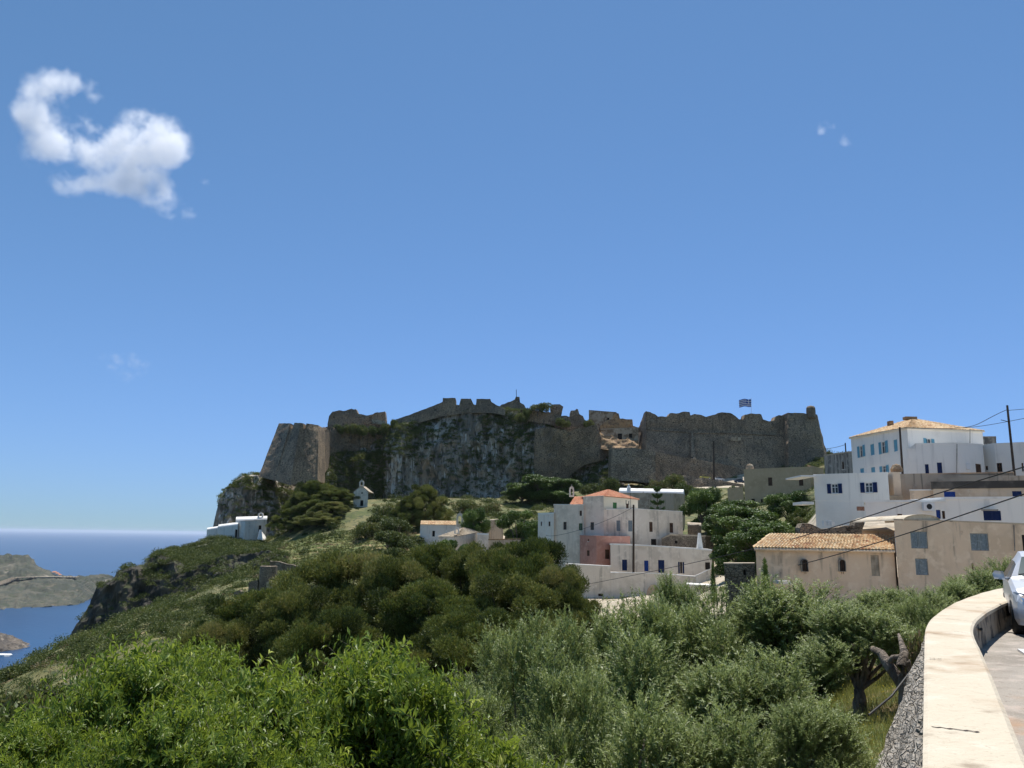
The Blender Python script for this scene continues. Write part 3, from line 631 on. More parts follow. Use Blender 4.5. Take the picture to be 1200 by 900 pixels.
# ------------------------------------------------------------------ castle
def ribbon(root, name, cols, thick, m, disp=.25, jag=.3, nv=None, seed=0, step=.6, cap=True):
    """cols: (px top, py top, px bottom, py bottom, depth top, depth bottom)"""
    T = np.array([P(c[0], c[1], c[4]) for c in cols]); B = np.array([P(c[2], c[3], c[5]) for c in cols]); L = np.linalg.norm(np.diff(T, axis=0), axis=1); rows = []
    for i in range(len(cols) - 1):
        n = max(1, int(L[i] / step))
        for k in range(n): f = k / n; rows.append((T[i] * (1 - f) + T[i + 1] * f, B[i] * (1 - f) + B[i + 1] * f))
    rows.append((T[-1], B[-1])); T = np.array([r[0] for r in rows]); B = np.array([r[1] for r in rows])
    T[:, 2] += jag * fbm(T * np.array([1, 1, 0]) / 1.6, 3, seed + 50)
    H = np.mean(np.linalg.norm(T - B, axis=1)); nv = nv or max(3, int(H / step)); v = np.linspace(0, 1, nv)[None, :, None]
    G = B[:, None] * (1 - v) + T[:, None] * v
    a = np.full(nv, disp); G2 = displace(G, a, 2.2, (1, 1, 1), seed, False)
    back = np.array([0, thick, 0]); bk = [G2[:, -1] + back * .5 + np.array([0, 0, .02]), G2[:, -1] + back, B + back]
    Gf = np.concatenate([G2] + [b[:, None] for b in bk], 1); nu, nn = Gf.shape[:2]; V = Gf.reshape(-1, 3); Q = grid_faces(nu, nn)
    e = []
    for u in (0, nu - 1):       # close the ends
        for k in range(nv - 1): e.append((u * nn + k, u * nn + k + 1, u * nn + nv + 1, u * nn + nv + 2))
    Q = np.concatenate([Q, np.array(e)])
    me = mesh_np(name, V - base_of(root), Q, m, False); return link(name, me, root)
def rib_simple(pts, d, thick=0): return [(x, yt, x, yb, d, d) for x, yt, yb in pts]
def gpt(px, d): x = (px - 600) / F * d; return (x, d, ground(x, d))

kt = thing('castle_bastion', 'battered grey stone corner bastion with notched top at the left end of the castle', 'castle tower', tuple(P(340, 566, 288)))
ribbon(kt, 'wall', [(327, 496, 303, 558, 302, 292), (340.6, 496, 321, 563, 295, 288), (340.7, 502, 321.2, 563, 295, 288), (344.6, 502, 326, 564, 294, 287.5), (344.7, 495.5, 326.2, 564, 294, 287.5), (352, 495.5, 340, 569, 290, 285), (355.4, 496, 344, 568, 291, 286), (355.5, 502, 344.2, 568, 291, 286),
    (358.8, 502, 349, 567, 292, 287), (358.9, 496, 349.2, 567, 292, 287), (372.5, 498, 371, 564, 298, 293), (373, 501, 372, 564, 298, 293)], 12, 'castle_stone', .12, .06, seed=1)
ribbon(kt, 'curtain_wall', [(372, 501, 371, 560, 299, 297), (385, 501.5, 385, 542, 329, 329), (400, 500, 402, 536, 337, 337), (425, 500, 428, 532, 341, 341), (448, 500, 450, 528, 341, 341), (463, 497, 463, 518, 338, 338)], 6, 'castle_stone', .5, .5, seed=2)
kt = thing('ruined_keep', 'broken dark stone walls on top of the rock right of the corner bastion', 'ruin', tuple(P(418, 498, 345)))
ribbon(kt, 'wall', rib_simple([(384, 497, 501), (385.5, 488, 501), (390, 482.5, 501), (397, 481, 501), (404, 482, 501), (412, 479.3, 500), (417, 480, 500), (420, 485, 500), (428, 487, 500), (434, 487, 500), (437, 486, 500), (439, 484, 500), (451, 482.5, 500), (452, 493, 500)], 345), 4, 'castle_stone', .5, .35, seed=3)
ribbon(kt, 'paved_ledge', rib_simple([(436, 491, 496), (452, 493.5, 498)], 338), 3, 'ruin_plaster', .1, .05, seed=4)
kt = thing('battlement_wall', 'stepped stone curtain wall with three square merlons on the highest rock', 'castle wall', tuple(P(540, 482, 338)))
ribbon(kt, 'wall', [(x, yt, x, yb, 337, 336) for x, yt, yb in [(463, 492, 503), (480, 486, 499), (500, 478.5, 493), (518.5, 471, 488), (519, 466.3, 488), (533.6, 466.3, 486), (534.2, 474, 486), (538.2, 475, 485), (540.2, 467.3, 485), (551.8, 467.3, 484), (555, 474, 484), (557.8, 474.5, 484), (558.4, 467.3, 484), (574.6, 467.3, 484), (576, 471, 484), (582, 474.5, 485), (592, 479.5, 487)]], 4, 'castle_stone', .15, .1, seed=5)
kt = thing('ruined_gable', 'jagged brown ruined gable wall right of the merlons', 'ruin', tuple(P(600, 484, 346)))
ribbon(kt, 'wall', rib_simple([(583, 479, 488), (588, 474, 488), (593, 472.5, 487), (598, 470.5, 487), (603, 468, 487), (604.5, 464.6, 487), (608.8, 464.6, 487), (609.5, 471, 488), (614, 474, 488), (617, 480, 490)], 346), 3, 'castle_stone_pale', .3, .2, seed=6)
mb = MB(); mb.tube([P(605.3, 470, 345), P(605, 456.5, 345)], .12); mb.build('mast', 'black_metal', kt)
kt = thing('leaning_stone_stump', 'single block-like stone tower stump, wider at its top, against the sky', 'ruin', tuple(P(651, 491, 340)))
ribbon(kt, 'wall', [(645.3, 476, 646.5, 494, 338, 338), (648, 474.2, 648.5, 494, 337, 337), (656, 473.8, 653, 494, 337, 337), (660, 476.5, 656.5, 494, 338, 338)], 4, 'castle_stone_pale', .35, .15, seed=7)
kt = thing('broken_pinnacle', 'broken dark stone pinnacle sloping down to the right between stump and pale ruin', 'ruin', tuple(P(676, 494, 338)))
ribbon(kt, 'wall', rib_simple([(668, 484, 500), (669, 481, 500), (674, 480.5, 500), (675.5, 478.8, 500), (677.5, 479, 500), (679, 484.5, 500), (683, 487.5, 500), (686, 494, 501)], 336), 3, 'castle_stone_pale', .35, .3, seed=8)
kt = thing('summit_wall', 'low broken line of dark wall along the summit linking the ruins', 'ruin', tuple(P(660, 493, 334)))
ribbon(kt, 'wall', rib_simple([(610, 480, 492), (622, 480.5, 494), (634, 482, 496), (646, 484, 498), (658, 487.5, 502), (668, 488, 506), (680, 490, 508), (690, 494, 510), (700, 497, 512)], 333), 3, 'castle_stone', .3, .45, seed=61)
kt = thing('pale_ruin', 'pale plastered roofless ruin with a small window on the castle rock', 'ruin', tuple(P(706, 502, 342)))
block(kt, Z0, [(690, 481.5, 344), (722.5, 484, 340)], float(P(706, 503, 342)[2]) - 1, 4, 'ruin_plaster', [(711.5, 489.5, 714, 495.5, 'hole:light_sky' if False else 'hole')], rmat='castle_stone_pale', rh=.4, over=0)
ribbon(kt, 'broken_wall', rib_simple([(703, 500, 506), (709, 494, 505), (716, 491, 505), (722, 484, 505), (725, 484.5, 505), (726.5, 490.5, 505), (741, 491.5, 505), (742, 499, 506), (750, 501, 506)], 332), 2.5, 'rubble_orange', .3, .2, seed=9)
kt = thing('castle_gate_cottage', 'cream plastered ruined cottage with rubble at its foot beside the main castle wall', 'ruin', tuple(P(727, 522, 326)))
block(kt, Z0, [(704, 503.5, 329), (748, 501.5, 327)], float(P(727, 528, 326)[2]), 5, 'ruin_plaster', [(724, 508, 729, 518, 'hole'), (737, 508, 741, 513, 'hole')], rmat='roof_old', rh=.3)
ribbon(kt, 'rubble_bank', [(703, 508, 703, 525, 327, 322), (708, 512, 708, 526, 326, 322), (716, 510, 716, 526, 326, 321), (726, 516, 726, 527, 325, 321), (736, 513, 738, 527, 325, 321), (748, 517, 748, 527, 326, 322)], 3, 'rubble_orange', .6, .6, seed=10)
kt = thing('stone_outwork', 'dark angular masonry outwork built against the cliff below the ruins', 'castle wall', tuple(P(665, 545, 312)))
ribbon(kt, 'wall', [(627, 503, 624, 572, 326, 330), (645, 500, 644, 566, 319, 324), (665, 505, 664, 560, 317, 322), (667, 505, 667, 558, 317, 322), (684, 501, 684, 545, 319, 322), (699, 497.5, 703, 540, 320, 322), (706, 515, 710, 540, 326, 326)], 7, 'castle_stone', .35, .25, seed=11)
kt = thing('bastion_retaining_wall', 'pale brown squared retaining wall between cliff and castle road', 'castle wall', tuple(P(742, 562, 306)))
ribbon(kt, 'wall', [(717, 525, 716, 563, 308, 305), (742, 524.5, 742, 564, 307, 304), (768, 529, 768.5, 567, 306, 303)], 10, 'castle_stone_pale', .2, .1, seed=12)
kt = thing('ramp_wall', 'long dark stone ramp wall falling gently to the right under the main castle wall', 'castle wall', tuple(P(820, 560, 314)))
ribbon(kt, 'wall', [(768.5, 530, 768.5, 566, 310, 308), (800, 535.5, 800, 564, 312, 310), (840, 542.5, 840, 565, 315, 313), (872, 549, 872, 567, 318, 316), (884, 553, 884, 568, 319, 317)], 8, 'castle_stone', .2, .15, seed=13)
kt = thing('main_castle_wall', 'long high fortress wall with a crumbling top and a square end tower under the flag', 'castle wall', tuple(P(850, 547, 325)))
TOP = [(757, 482.5), (762, 483), (768, 485), (771, 488), (783, 488), (785, 484.5), (796, 484), (800, 482.5), (808, 483), (809, 487), (814, 485), (822, 486.5), (828, 488.5), (834, 487), (841, 484.5), (846, 483.5), (856, 484), (862, 487.5), (866, 491.5), (871, 491.5), (873, 485.5), (880, 484.5), (892, 485.5), (894, 491), (901, 493.5), (907, 493), (909, 488), (914, 486.5), (919, 487.5), (922, 491), (923, 484)]
def base_y(x): return float(np.interp(x, [757, 812, 870, 926, 967], [530, 540, 551, 548, 537]))
def course(x): return float(np.interp(x, [757, 812, 870, 926, 957], [503, 507, 508, 511, 512.5]))
ribbon(kt, 'side_wall', [(757, 482.5, 757, 529, 324, 319), (751, 500, 748, 528, 334, 331), (746, 520, 744, 530, 340, 338)], 6, 'castle_stone', .15, .1, seed=14)
ribbon(kt, 'upper_wall', [(x, y, x, course(x), 324, 323.4) for x, y in TOP], 5, 'castle_stone', .22, .22, seed=15)
ribbon(kt, 'lower_wall', [(x, course(x) - .5, x, base_y(x), 323.2, 318.5) for x in np.linspace(757, 924, 30)], 6, 'castle_stone', .22, 0, seed=16)
ribbon(kt, 'end_tower', [(922, 484, 921, 549, 322, 317), (924, 483.5, 924, 549, 319.5, 314.5), (943, 484.5, 946, 546, 318.5, 314), (957, 486, 967, 537, 321, 317), (957.5, 487, 969, 532, 330, 330)], 8, 'castle_stone', .2, .1, seed=17)
mb = MB(); mb.tube([P(x, course(x), 322.9) for x in np.linspace(757, 922, 25)], .28, 6); mb.build('string_course', 'castle_stone_pale', kt)
ribbon(kt, 'buttress', [(810.3, 506, 810, 540, 322.2, 316.5), (812.2, 506, 815.5, 540, 322, 316)], 2, 'castle_stone_pale', .1, 0, seed=18)
mb = MB(); c = P(950.5, 487, 319.5); w_ = pxm(320) * 5.2
mb.lathe((c[0], c[1], c[2]), [(w_, -1), (w_ * 1.02, 1.6), (w_, 2.2), (w_ * .97, 3.1), (w_ * .75, 3.7), (0, 4.1)], 14); mb.build('turret', 'castle_stone', kt)
for a, b in ((706, 2.4), (714, 3), (724, 3), (734, 3), (742, 2.4)):       # row of small slots in the wall
    p = P(*Z3(a, 300), 321.6); mb = MB(); mb.box((p[0], p[1] - 1.6, p[2]), (.7, .9, b * .5)); mb.build('slot', 'ruin_plaster', kt)
# flag
fr = thing('flagpole', 'thin pole flying a blue and white striped flag with a cross above the castle wall', 'flag', tuple(P(880.3, 490, 330)))
mb = MB(); mb.tube([P(880.5, 491, 330), P(880.2, 466.3, 330)], .07); mb.build('pole', 'white_metal', fr)
bl, wi = MB(), []; c0 = P(880, 467.8, 330); FW, FH = pxm(330) * 14.2, pxm(330) * 9.2
for j in range(9):
    n = 14
    for i in range(n):
        u0, u1 = i / n, (i + 1) / n; z0, z1 = j / 9, (j + 1) / 9; cross = 5 * u0 < 1.86 and j < 5
        stripe = (j % 2 == 0)
        if cross: stripe = not (j == 2 or 2 <= i <= 2)
        fz = lambda u, z: (c0[0] - u * FW, c0[1] + .35 * math.sin(u * 9), c0[2] - z * FH - .25 * u * math.sin(u * 7 + 1) - .1 * u)
        wi.append(0 if stripe else 1); bl.quad(fz(u0, z0), fz(u1, z0), fz(u1, z1), fz(u0, z1))
fb = bl.build('flag', 'flag_cloth_blue', fr); fb.data.materials.append(MATS['flag_cloth_white']); fb.data.polygons.foreach_set('material_index', wi)
# low wall and cars on the castle road
kt = thing('road_edge_wall', 'low dark stone wall holding up the castle car park', 'wall', tuple(P(840, 572, 300)))
ribbon(kt, 'wall', [(800, 556.5, 800, 575, 300, 298), (830, 561, 830, 580, 298, 296), (871, 567.5, 871, 588, 294, 292)], 14, 'castle_stone', .2, .1, seed=19)

def car_mesh(root, paint, L=4.1, W=1.7, H=1.45):
    """car built along its own x axis, wheels on z=0"""
    st = [(-.50, .34, .60, .62), (-.49, .28, .74, .76), (-.40, .22, .82, .84), (-.26, .2, .90, .93), (-.12, .2, .92, 1.36), (.0, .2, .93, 1.44), (.18, .2, .94, 1.43), (.34, .2, .95, 1.34), (.44, .22, .95, 1.02), (.49, .3, .9, .92), (.5, .4, .7, .72)]
    body, glass = MB(), MB(); rings = []
    for x, zb, zs, zt in st:
        X = x * L; w2 = W / 2 * (1 - .16 * abs(x * 2) ** 4); wt = w2 * (.78 if zt > 1.1 else .93)
        rings.append([(X, -w2 * .96, zb), (X, -w2, (zb + zs) / 2), (X, -w2 * .97, zs), (X, -wt, zt - .03), (X, -wt * .8, zt), (X, wt * .8, zt), (X, wt, zt - .03), (X, w2 * .97, zs), (X, w2, (zb + zs) / 2), (X, w2 * .96, zb)])
    for i in range(len(rings) - 1):
        for k in range(9):
            isg = (k in (2, 6)) and 3 <= i <= 7 or (k in (3, 4, 5)) and i in (3, 7)
            (glass if isg else body).quad(rings[i][k], rings[i + 1][k], rings[i + 1][k + 1], rings[i][k + 1])
    body.add(rings[0], [tuple(range(10))]); body.add(rings[-1], [tuple(range(10))])
    def put(mb, n, m, par, sm=False): o = mb.build(n, m, None, sm, True); o.parent = par; return o
    bo = put(body, 'body', paint, root, True); put(glass, 'windows', 'glass', root, True)
    for sx in (-.31, .31):
        for sy in (-1, 1):
            y = sy * (W / 2 - .06); wl = MB(); prof = [(.0, 0), (.29, 0), (.32, .04), (.32, .17), (.29, .2), (0, .2)]; n = 16
            vs = [(sx * L + q * math.cos(k * 2 * math.pi / n), y + sy * (o_ - .13), .32 + q * math.sin(k * 2 * math.pi / n)) for q, o_ in prof for k in range(n)]
            wl.add(vs, [(i * n + k, i * n + (k + 1) % n, (i + 1) * n + (k + 1) % n, (i + 1) * n + k) for i in range(5) for k in range(n)]); wo = put(wl, 'wheel', 'black_metal', root)
            rm = MB(); rm.add([(sx * L + .19 * math.cos(k * 2 * math.pi / n), y + sy * .085, .32 + .19 * math.sin(k * 2 * math.pi / n)) for k in range(n)], [tuple(range(n))]); put(rm, 'rim', 'white_metal', wo)
    return bo
mat('paint_yellow', (.62, .55, .12), rough=.3, spec=.6); mat('paint_white', (.75, .75, .74), rough=.3, spec=.6); mat('paint_dark', (.03, .045, .08), rough=.3, spec=.6)
for px, py, d, pt, lab, rz in [(826.5, 561.5, 305, 'paint_yellow', 'small pale yellow car parked on the castle road', 3.3), (842.5, 563.5, 303, 'paint_white', 'small white car parked behind the low castle road wall', 3.5), (867.5, 566, 300, 'paint_dark', 'dark blue car parked at the right end of the castle road', 3.2)]:
    p = P(px, py, d); rt = thing('parked_car', lab, 'car', tuple(p), 'cars parked below the castle wall', rz); car_mesh(rt, pt)

# ------------------------------------------------------------------ castle-side churches and ruins
def gable_block(root, cr_, xl, xr, ye, ya, yb, d, back, m, rmat, wins=()):
    pts, fs, zb = block(root, cr_, [(xl, ye, d), (xr, ye, d)], None, back, m, wins, rh=.02, over=-.02, rmat=m)
    za = P(*cr_((xl + xr) / 2, ya), d)[2]; a, b = np.array(pts[0]), np.array(pts[1]); c = (a + b) / 2; c[2] = za; bk = np.array([0, back, 0])
    MB().add([a, b, c], [(0, 1, 2)]).build('gable', m, root); MB().add([a + bk, b + bk, c + bk], [(0, 1, 2)]).build('gable', m, root)
    r = MB(); o = np.array([0, -.15, .08]); ov = (b - a) * .06; dn = np.array([0, 0, -.1])
    for s, e_ in ((a - ov + dn, 0), (b + ov + dn, 1)): r.hull([s + o + [0, 0, .12], c + o + [0, 0, .12], c + bk + [0, 0, .2], s + bk + [0, 0, .2]], [s + o, c + o, c + bk + [0, 0, .08], s + bk + [0, 0, .08]])
    r.build('roof', rmat, root)
r = house('cliff_church', 'white church complex of three joined blocks at the foot of the left cliff end', 'church', Z1, [(225, 681, 262), (270, 683, 257), (372, 676, 263)], None, 9, 'white_wall', [(333, 703, 345, 732, 'hole')], roof='vault', rmat='roof_white', rh=1.3)
block(r, Z1, [(143, 712, 262), (236, 700, 259)], None, 7, 'white_wall', [(222, 722, 236, 760, 'hole')], roof='vault', rmat='roof_white', rh=.9, name='side_chapel')
block(r, Z1, [(90, 724, 266), (144, 716, 264)], None, 6, 'white_wall', roof='vault', rmat='roof_white', rh=.7, name='store_room')
bellcote(r, Z1, 330, 640, 354, 668, 264)
a, b, c = P(*Z1(330, 722), 258), P(*Z1(352, 770), 257), P(*Z1(378, 770), 257); mb = MB(); mb.hull([P(*Z1(336, 722), 259), P(*Z1(346, 724), 257), P(*Z1(346, 724), 262)], [P(*Z1(325, 768), 257), P(*Z1(352, 772), 256), P(*Z1(374, 770), 262)]); mb.build('stair_buttress', 'roof_white', r)
r = thing('hillside_chapel', 'small white chapel with a pointed bell gable among dark trees under the cliff', 'chapel', tuple(P(422, 594, 262)))
gable_block(r, Z1, 778, 846, 546, 517, 612, 262, 9, 'weathered_wall', 'roof_old', [(809, 585, 822, 612, 'hole'), (814, 545, 820, 555, 'hole')])
bellcote(r, Z1, 805, 488, 826, 522, 261.6, 'weathered_wall')
r = house('tiled_church', 'low white church with a tan tiled roof and a bell gable at its right end', 'church', Z2, [(210, 698, 207), (380, 700, 204)], None, 6, 'white_wall', [(266, 728, 278, 755, 'hole')], roof='shed_tile', rmat='tile_tan', rh=.95)
bellcote(r, Z2, 380, 638, 411, 705, 203.5, 'weathered_wall'); pbox(r, 'bell_wall', 'weathered_wall', Z2, 380, 700, 411, 765, 203.3, 1)
r = house('white_church', 'little white church with low pale roof, in front of the tiled church', 'church', Z2, [(296, 756, 188), (372, 757, 185), (476, 737, 196)], None, 8, 'weathered_wall', [(308, 782, 317, 805, 'door:navy_paint')], roof='hip_tile', rmat='roof_old', rh=1.1, backdir=(.35, 1))
bellcote(r, Z2, 370, 706, 392, 742, 186)
house('stone_farmhouse', 'rough stone house with a pale flat roof half hidden by a round green tree', 'house', Z2, [(487, 683, 212), (548, 685, 208), (600, 676, 214)], None, 6, 'old_tan_wall', [(508, 700, 516, 712, 'dark')], rmat='roof_old', rh=.4)
house('low_white_annex', 'low whitewashed wall block joining the small church on its right', 'house', Z2, [(476, 745, 190), (530, 748, 188)], None, 5, 'weathered_wall', roof='parapet', rmat='roof_white')
house('terrace_block', 'low plain tan block with an orange terrace top behind the pines', 'house', Z2, [(530, 772, 178), (680, 770, 176)], None, 6, 'old_tan_wall', rmat='rubble_orange', rh=.25)
# round ruin tower with broken wall
rt = thing('windmill_ruin', 'round roofless stone tower ruin with stepped broken wall on the left slope', 'ruin', tuple(P(313, 694, 140)))
c = P(312.5, 700, 140); w_ = pxm(140) * 9.6; mb = MB(); zt = P(312, 663.5, 140)[2] - c[2]
mb.lathe(tuple(c), [(w_ * 1.06, -3), (w_ * 1.02, zt * .5), (w_, zt), (w_ * .78, zt + .1), (w_ * .75, zt - .6), (0, zt - .7)], 22); mb.build('tower', 'rubble_stone', rt)
ribbon(rt, 'broken_wall', rib_simple([(274, 693, 712), (281, 692, 710), (282, 694, 710), (291, 694, 708), (292, 683, 708), (302, 680, 705)], 139), 1.2, 'rubble_stone', .15, .2, seed=21, step=.4)
pbox(rt, 'doorway_block', 'ruin_plaster', Z0, 312, 682, 321, 694, 138, 1.4)
rt = thing('field_wall', 'short length of dark dry stone wall right of the round ruin', 'wall', tuple(P(330, 660, 160)))
ribbon(rt, 'wall', rib_simple([(316, 657, 668), (325, 658, 668), (338, 660.5, 669), (348, 663, 669)], 160), 1, 'rubble_stone', .2, .25, seed=22, step=.4)

# ------------------------------------------------------------------ village houses
r = house('vaulted_chapel', 'long grey church with a bright white barrel roof behind the orange tiled house', 'church', Z5, [(600, 82, 204), (906, 86, 200), (962, 90, 206)], None, 8, 'old_tan_wall', roof='vault', rmat='roof_white', rh=1.35, backdir=(.25, 1))
mb = MB(); c = P(*Z5(655, 62), 205); mb.lathe(tuple(c), [(.55, -.6), (.5, .35), (.36, .6), (.2, .75), (.22, 1.0), (.0, 1.3)], 12); mb.build('finial', 'roof_white', r)
r = house('large_white_house', 'big tall whitewashed village house with an orange tiled upper storey', 'house', Z5, [(146, 206, 152), (235, 204, 149)], -12.5, 8, 'white_wall', [(161, 245, 168, 269, 'dark'), (205, 245, 215, 271, 'dark')], roof='flat', rmat='roof_white', rh=.3)
block(r, Z5, [(235, 151, 149.5), (330, 152, 147.5), (403, 153, 146)], -12.5, 9, 'weathered_wall', [(288, 247, 306, 291, 'win'), (375, 255, 396, 295, 'win:green_paint'), (379, 184, 392, 213, 'win')], rmat='roof_white', name='wall', rh=.12)
block(r, Z5, [(400, 106, 146.5), (514, 101, 145)], -12.5, 8, 'weathered_wall', [(440, 249, 460, 292, 'win')], rmat='roof_white', name='tower_wall', rh=.05)
block(r, Z5, [(512, 178, 145.4), (700, 175, 146.5), (956, 191, 149.5)], -13, 7, 'weathered_wall', [(586, 239, 609, 298, 'shut:grey_paint'), (652, 239, 676, 300, 'shut:grey_paint'), (770, 247, 790, 303, 'shut:brown_wood'), (884, 253, 905, 308, 'shut:brown_wood'), (780, 343, 812, 379, 'hole')], rmat='roof_white', name='long_wing', rh=.12)
pts, fs, _ = block(r, Z5, [(398, 110, 150.5), (512, 103, 147.3), (706, 122, 151)], 3, 8, 'cream_sunlit_wall', [(566, 138, 588, 172, 'shut:green_paint'), (640, 145, 656, 173, 'door:brown_wood')], roof='hip_tile', rmat='tile_orange', rh=1.55, name='upper_storey', backdir=(.1, 1))
e0, e1 = P(*Z5(322, 150), 148.2), P(*Z5(402, 149), 147.5); f0, f1 = P(*Z5(350, 106), 153), P(*Z5(402, 104), 151.5); mb = MB(); tiles(mb, e0, e1, f0, f1); mb.build('side_roof', 'tile_orange', r)
bellcote(r, Z5, 322, 40, 348, 106, 152.5, 'weathered_wall', .8)
mb = MB()
for x, y0, y1 in ((640, 125, 150), (655, 130, 150), (664, 85, 175)): mb.tube([P(*Z5(x, y1), 144.8), P(*Z5(x, y0), 144.8)], .06 if x != 664 else .03, 6)
mb.build('vent_pipes', 'black_metal', r)
house('pink_house', 'small pink annex with a red-brown door in front of the big white house', 'house', Z5, [(384, 325, 143), (474, 329, 138.5), (662, 331, 143.5)], -13, 6, 'pink_wall', [(420, 407, 435, 438, 'shut:brown_wood'), (425, 343, 432, 357, 'dark'), (522, 402, 549, 455, 'door:brown_wood')], rmat='pink_wall', rh=.12, backdir=(.05, 1))
r = house('long_white_house', 'long low white house with navy shutters and a pointed chimney on its roof', 'house', Z5, [(552, 376, 139), (770, 384, 137), (1120, 409, 132)], -13, 7, 'weathered_wall',
      [(617, 459, 646, 520, 'shut:navy_paint'), (741, 464, 766, 524, 'door:blue_paint'), (819, 461, 856, 532, 'shut:navy_paint'), (931, 471, 942, 535, 'shut:navy_paint'), (942, 472, 956, 535, 'win'), (956, 472, 967, 536, 'shut:navy_paint'), (1082, 474, 1112, 515, 'hole')], rmat='roof_white', rh=.22, over=.12)
mb = MB(); c = P(*Z5(1054, 402), 136.5); s_ = pxm(136) / 4.788; mb.hull([(c[0] - 6 * s_, c[1] - .2, c[2] + 90 * s_), (c[0] + 6 * s_, c[1] - .2, c[2] + 90 * s_), (c[0] + 6 * s_, c[1] + .2, c[2] + 90 * s_), (c[0] - 6 * s_, c[1] + .2, c[2] + 90 * s_)], [(c[0] - 17 * s_, c[1] - .5, c[2] - .3), (c[0] + 17 * s_, c[1] - .5, c[2] - .3), (c[0] + 17 * s_, c[1] + .5, c[2] - .3), (c[0] - 17 * s_, c[1] + .5, c[2] - .3)]); mb.build('chimney', 'roof_white', r)
r = house('white_courtyard_house', 'plain whitewashed lower building with an arched recess below the navy shuttered house', 'house', Z5, [(300, 484, 134), (553, 498, 133.5)], -17, 1.2, 'weathered_wall', [(484, 650, 512, 665, 'dark')], rmat='roof_white', rh=.12)
block(r, Z5, [(554, 533, 133.4), (800, 537, 131), (1030, 556, 128)], -17, 1.2, 'weathered_wall', [(608, 668, 716, 712, 'hole:red_brown_brick')], rmat='roof_white', rh=.12, name='lower_wall')
block(r, Z5, [(1031, 553, 127.9), (1110, 514, 126), (1160, 514, 126)], -17, 1.2, 'weathered_wall', rmat='roof_white', rh=.12, name='end_wall')
mb = MB(); a = P(*Z5(752, 665), 130.6); n = 12; w_ = pxm(131) / 4.788 * 38
mb.add([(a[0] + w_ + w_ * math.cos(math.pi * k / n), 131 * 1.0 - .75, a[2] + w_ * 1.7 * math.sin(math.pi * k / n)) for k in range(n + 1)], [tuple(range(n + 1))]); mb.build('arched_recess', 'old_tan_wall', r)
house('lane_house', 'low white building with a lit ledge behind the olive trees, right of the arch', 'house', Z5, [(980, 604, 118), (1190, 616, 116)], -17, 4, 'weathered_wall', [(1060, 640, 1085, 670, 'dark')], rmat='roof_white', rh=.2)
house('stone_shed', 'rough stone outbuilding with a pale roof edge right of the big white house', 'shed', Z5, [(840, 345, 146), (890, 322, 144), (1085, 330, 142), (1130, 335, 144)], -12, 6, 'rubble_stone', [(912, 352, 928, 368, 'hole')], rmat='roof_old', rh=.25)
house('pale_outbuilding', 'small pale stone outbuilding with a curved roof between tall trees and white house', 'shed', Z5, [(985, 270, 158), (1045, 262, 157), (1062, 275, 159)], -8, 4, 'rubble_stone', roof='vault', rmat='roof_old', rh=.8)

r = house('beige_building', 'large plain beige two storey building below the castle with dark square windows', 'building', Z3, [(766, 443, 226), (1076, 430, 219), (1090, 432, 222)], None, 10, 'beige_wall', [(880, 478, 901, 517, 'shut:brown_wood'), (1024, 475, 1046, 517, 'shut:brown_wood'), (802, 578, 820, 606, 'dark'), (846, 579, 858, 597, 'dark')], rmat='beige_wall', rh=.2)
mb = MB(); c = P(*Z3(795, 440), 227); mb.lathe(tuple(c), [(1.1, -.5), (1.1, .4), (.95, 1.0), (.6, 1.4), (0, 1.6)], 14); mb.build('dome', 'ruin_plaster', r)
block(r, Z3, [(1066, 422, 226), (1140, 438, 228)], 10, 6, 'beige_wall', rmat='beige_wall', name='rear_wing')
house('beige_lean_to', 'low beige lean-to with a pale top at the left side of the beige building', 'shed', Z3, [(690, 532, 236), (764, 522, 230)], None, 6, 'beige_wall', rmat='beige_wall')
house('grey_old_house', 'weathered grey concrete house block left of the house with light blue shutters', 'house', Z4, [(262, 378, 132), (392, 361, 126)], 8, 8, 'stained_concrete', [(346, 404, 357, 440, 'dark')], rmat='roof_old', rh=.2)

r = house('blue_shutter_house', 'tall white house with light blue shutters and a low pyramid tiled roof', 'house', Z4, [(388, 293, 118), (652, 247, 99), (1005, 262, 107)], 7.5, 10, 'bright_white_wall',
      [(419, 329, 457, 383, 'open:light_blue_paint'), (478, 321, 500, 374, 'shut:light_blue_paint'), (519, 309, 565, 366, 'open:light_blue_paint'), (587, 300, 609, 356, 'shut:light_blue_paint'),
       (431, 435, 451, 461, 'shut:light_blue_paint'), (482, 430, 503, 458, 'shut:light_blue_paint'), (524, 423, 568, 462, 'open:light_blue_paint'), (592, 416, 612, 441, 'shut:light_blue_paint'), (728, 296, 779, 327, 'open:light_blue_paint')], roof='none')
L_, C_, R__ = [np.array(P(*Z4(a, b), c)) for a, b, c in ((388, 293, 118), (652, 247, 99), (1005, 262, 107))]; Bk = L_ + R__ - C_; ap = (L_ + R__) / 2; ap[2] = P(*Z4(700, 203), ap[1])[2]
q = [p + (p - ap) * np.array([.03, .03, 0]) + np.array([0, 0, .03]) for p in (L_, C_, R__, Bk)]; mb = MB()
for i in range(4): tiles(mb, q[i], q[(i + 1) % 4], ap, ap, .3, .5)
mb.build('roof', 'tile_tan', r); mb = MB(); mb.hull([p + (p - ap) * np.array([.035, .035, 0]) + np.array([0, 0, .02]) for p in (L_, C_, R__, Bk)], [p + (p - ap) * np.array([.035, .035, 0]) - np.array([0, 0, .13]) for p in (L_, C_, R__, Bk)]); mb.build('eave', 'cream_sunlit_wall', r)
for (a, b, c_, e, dd) in ((571, 212, 590, 240, 112), (645, 192, 700, 206, 111)): pbox(r, 'chimney', 'rubble_orange', Z4, a, b, c_, e, dd, .9)
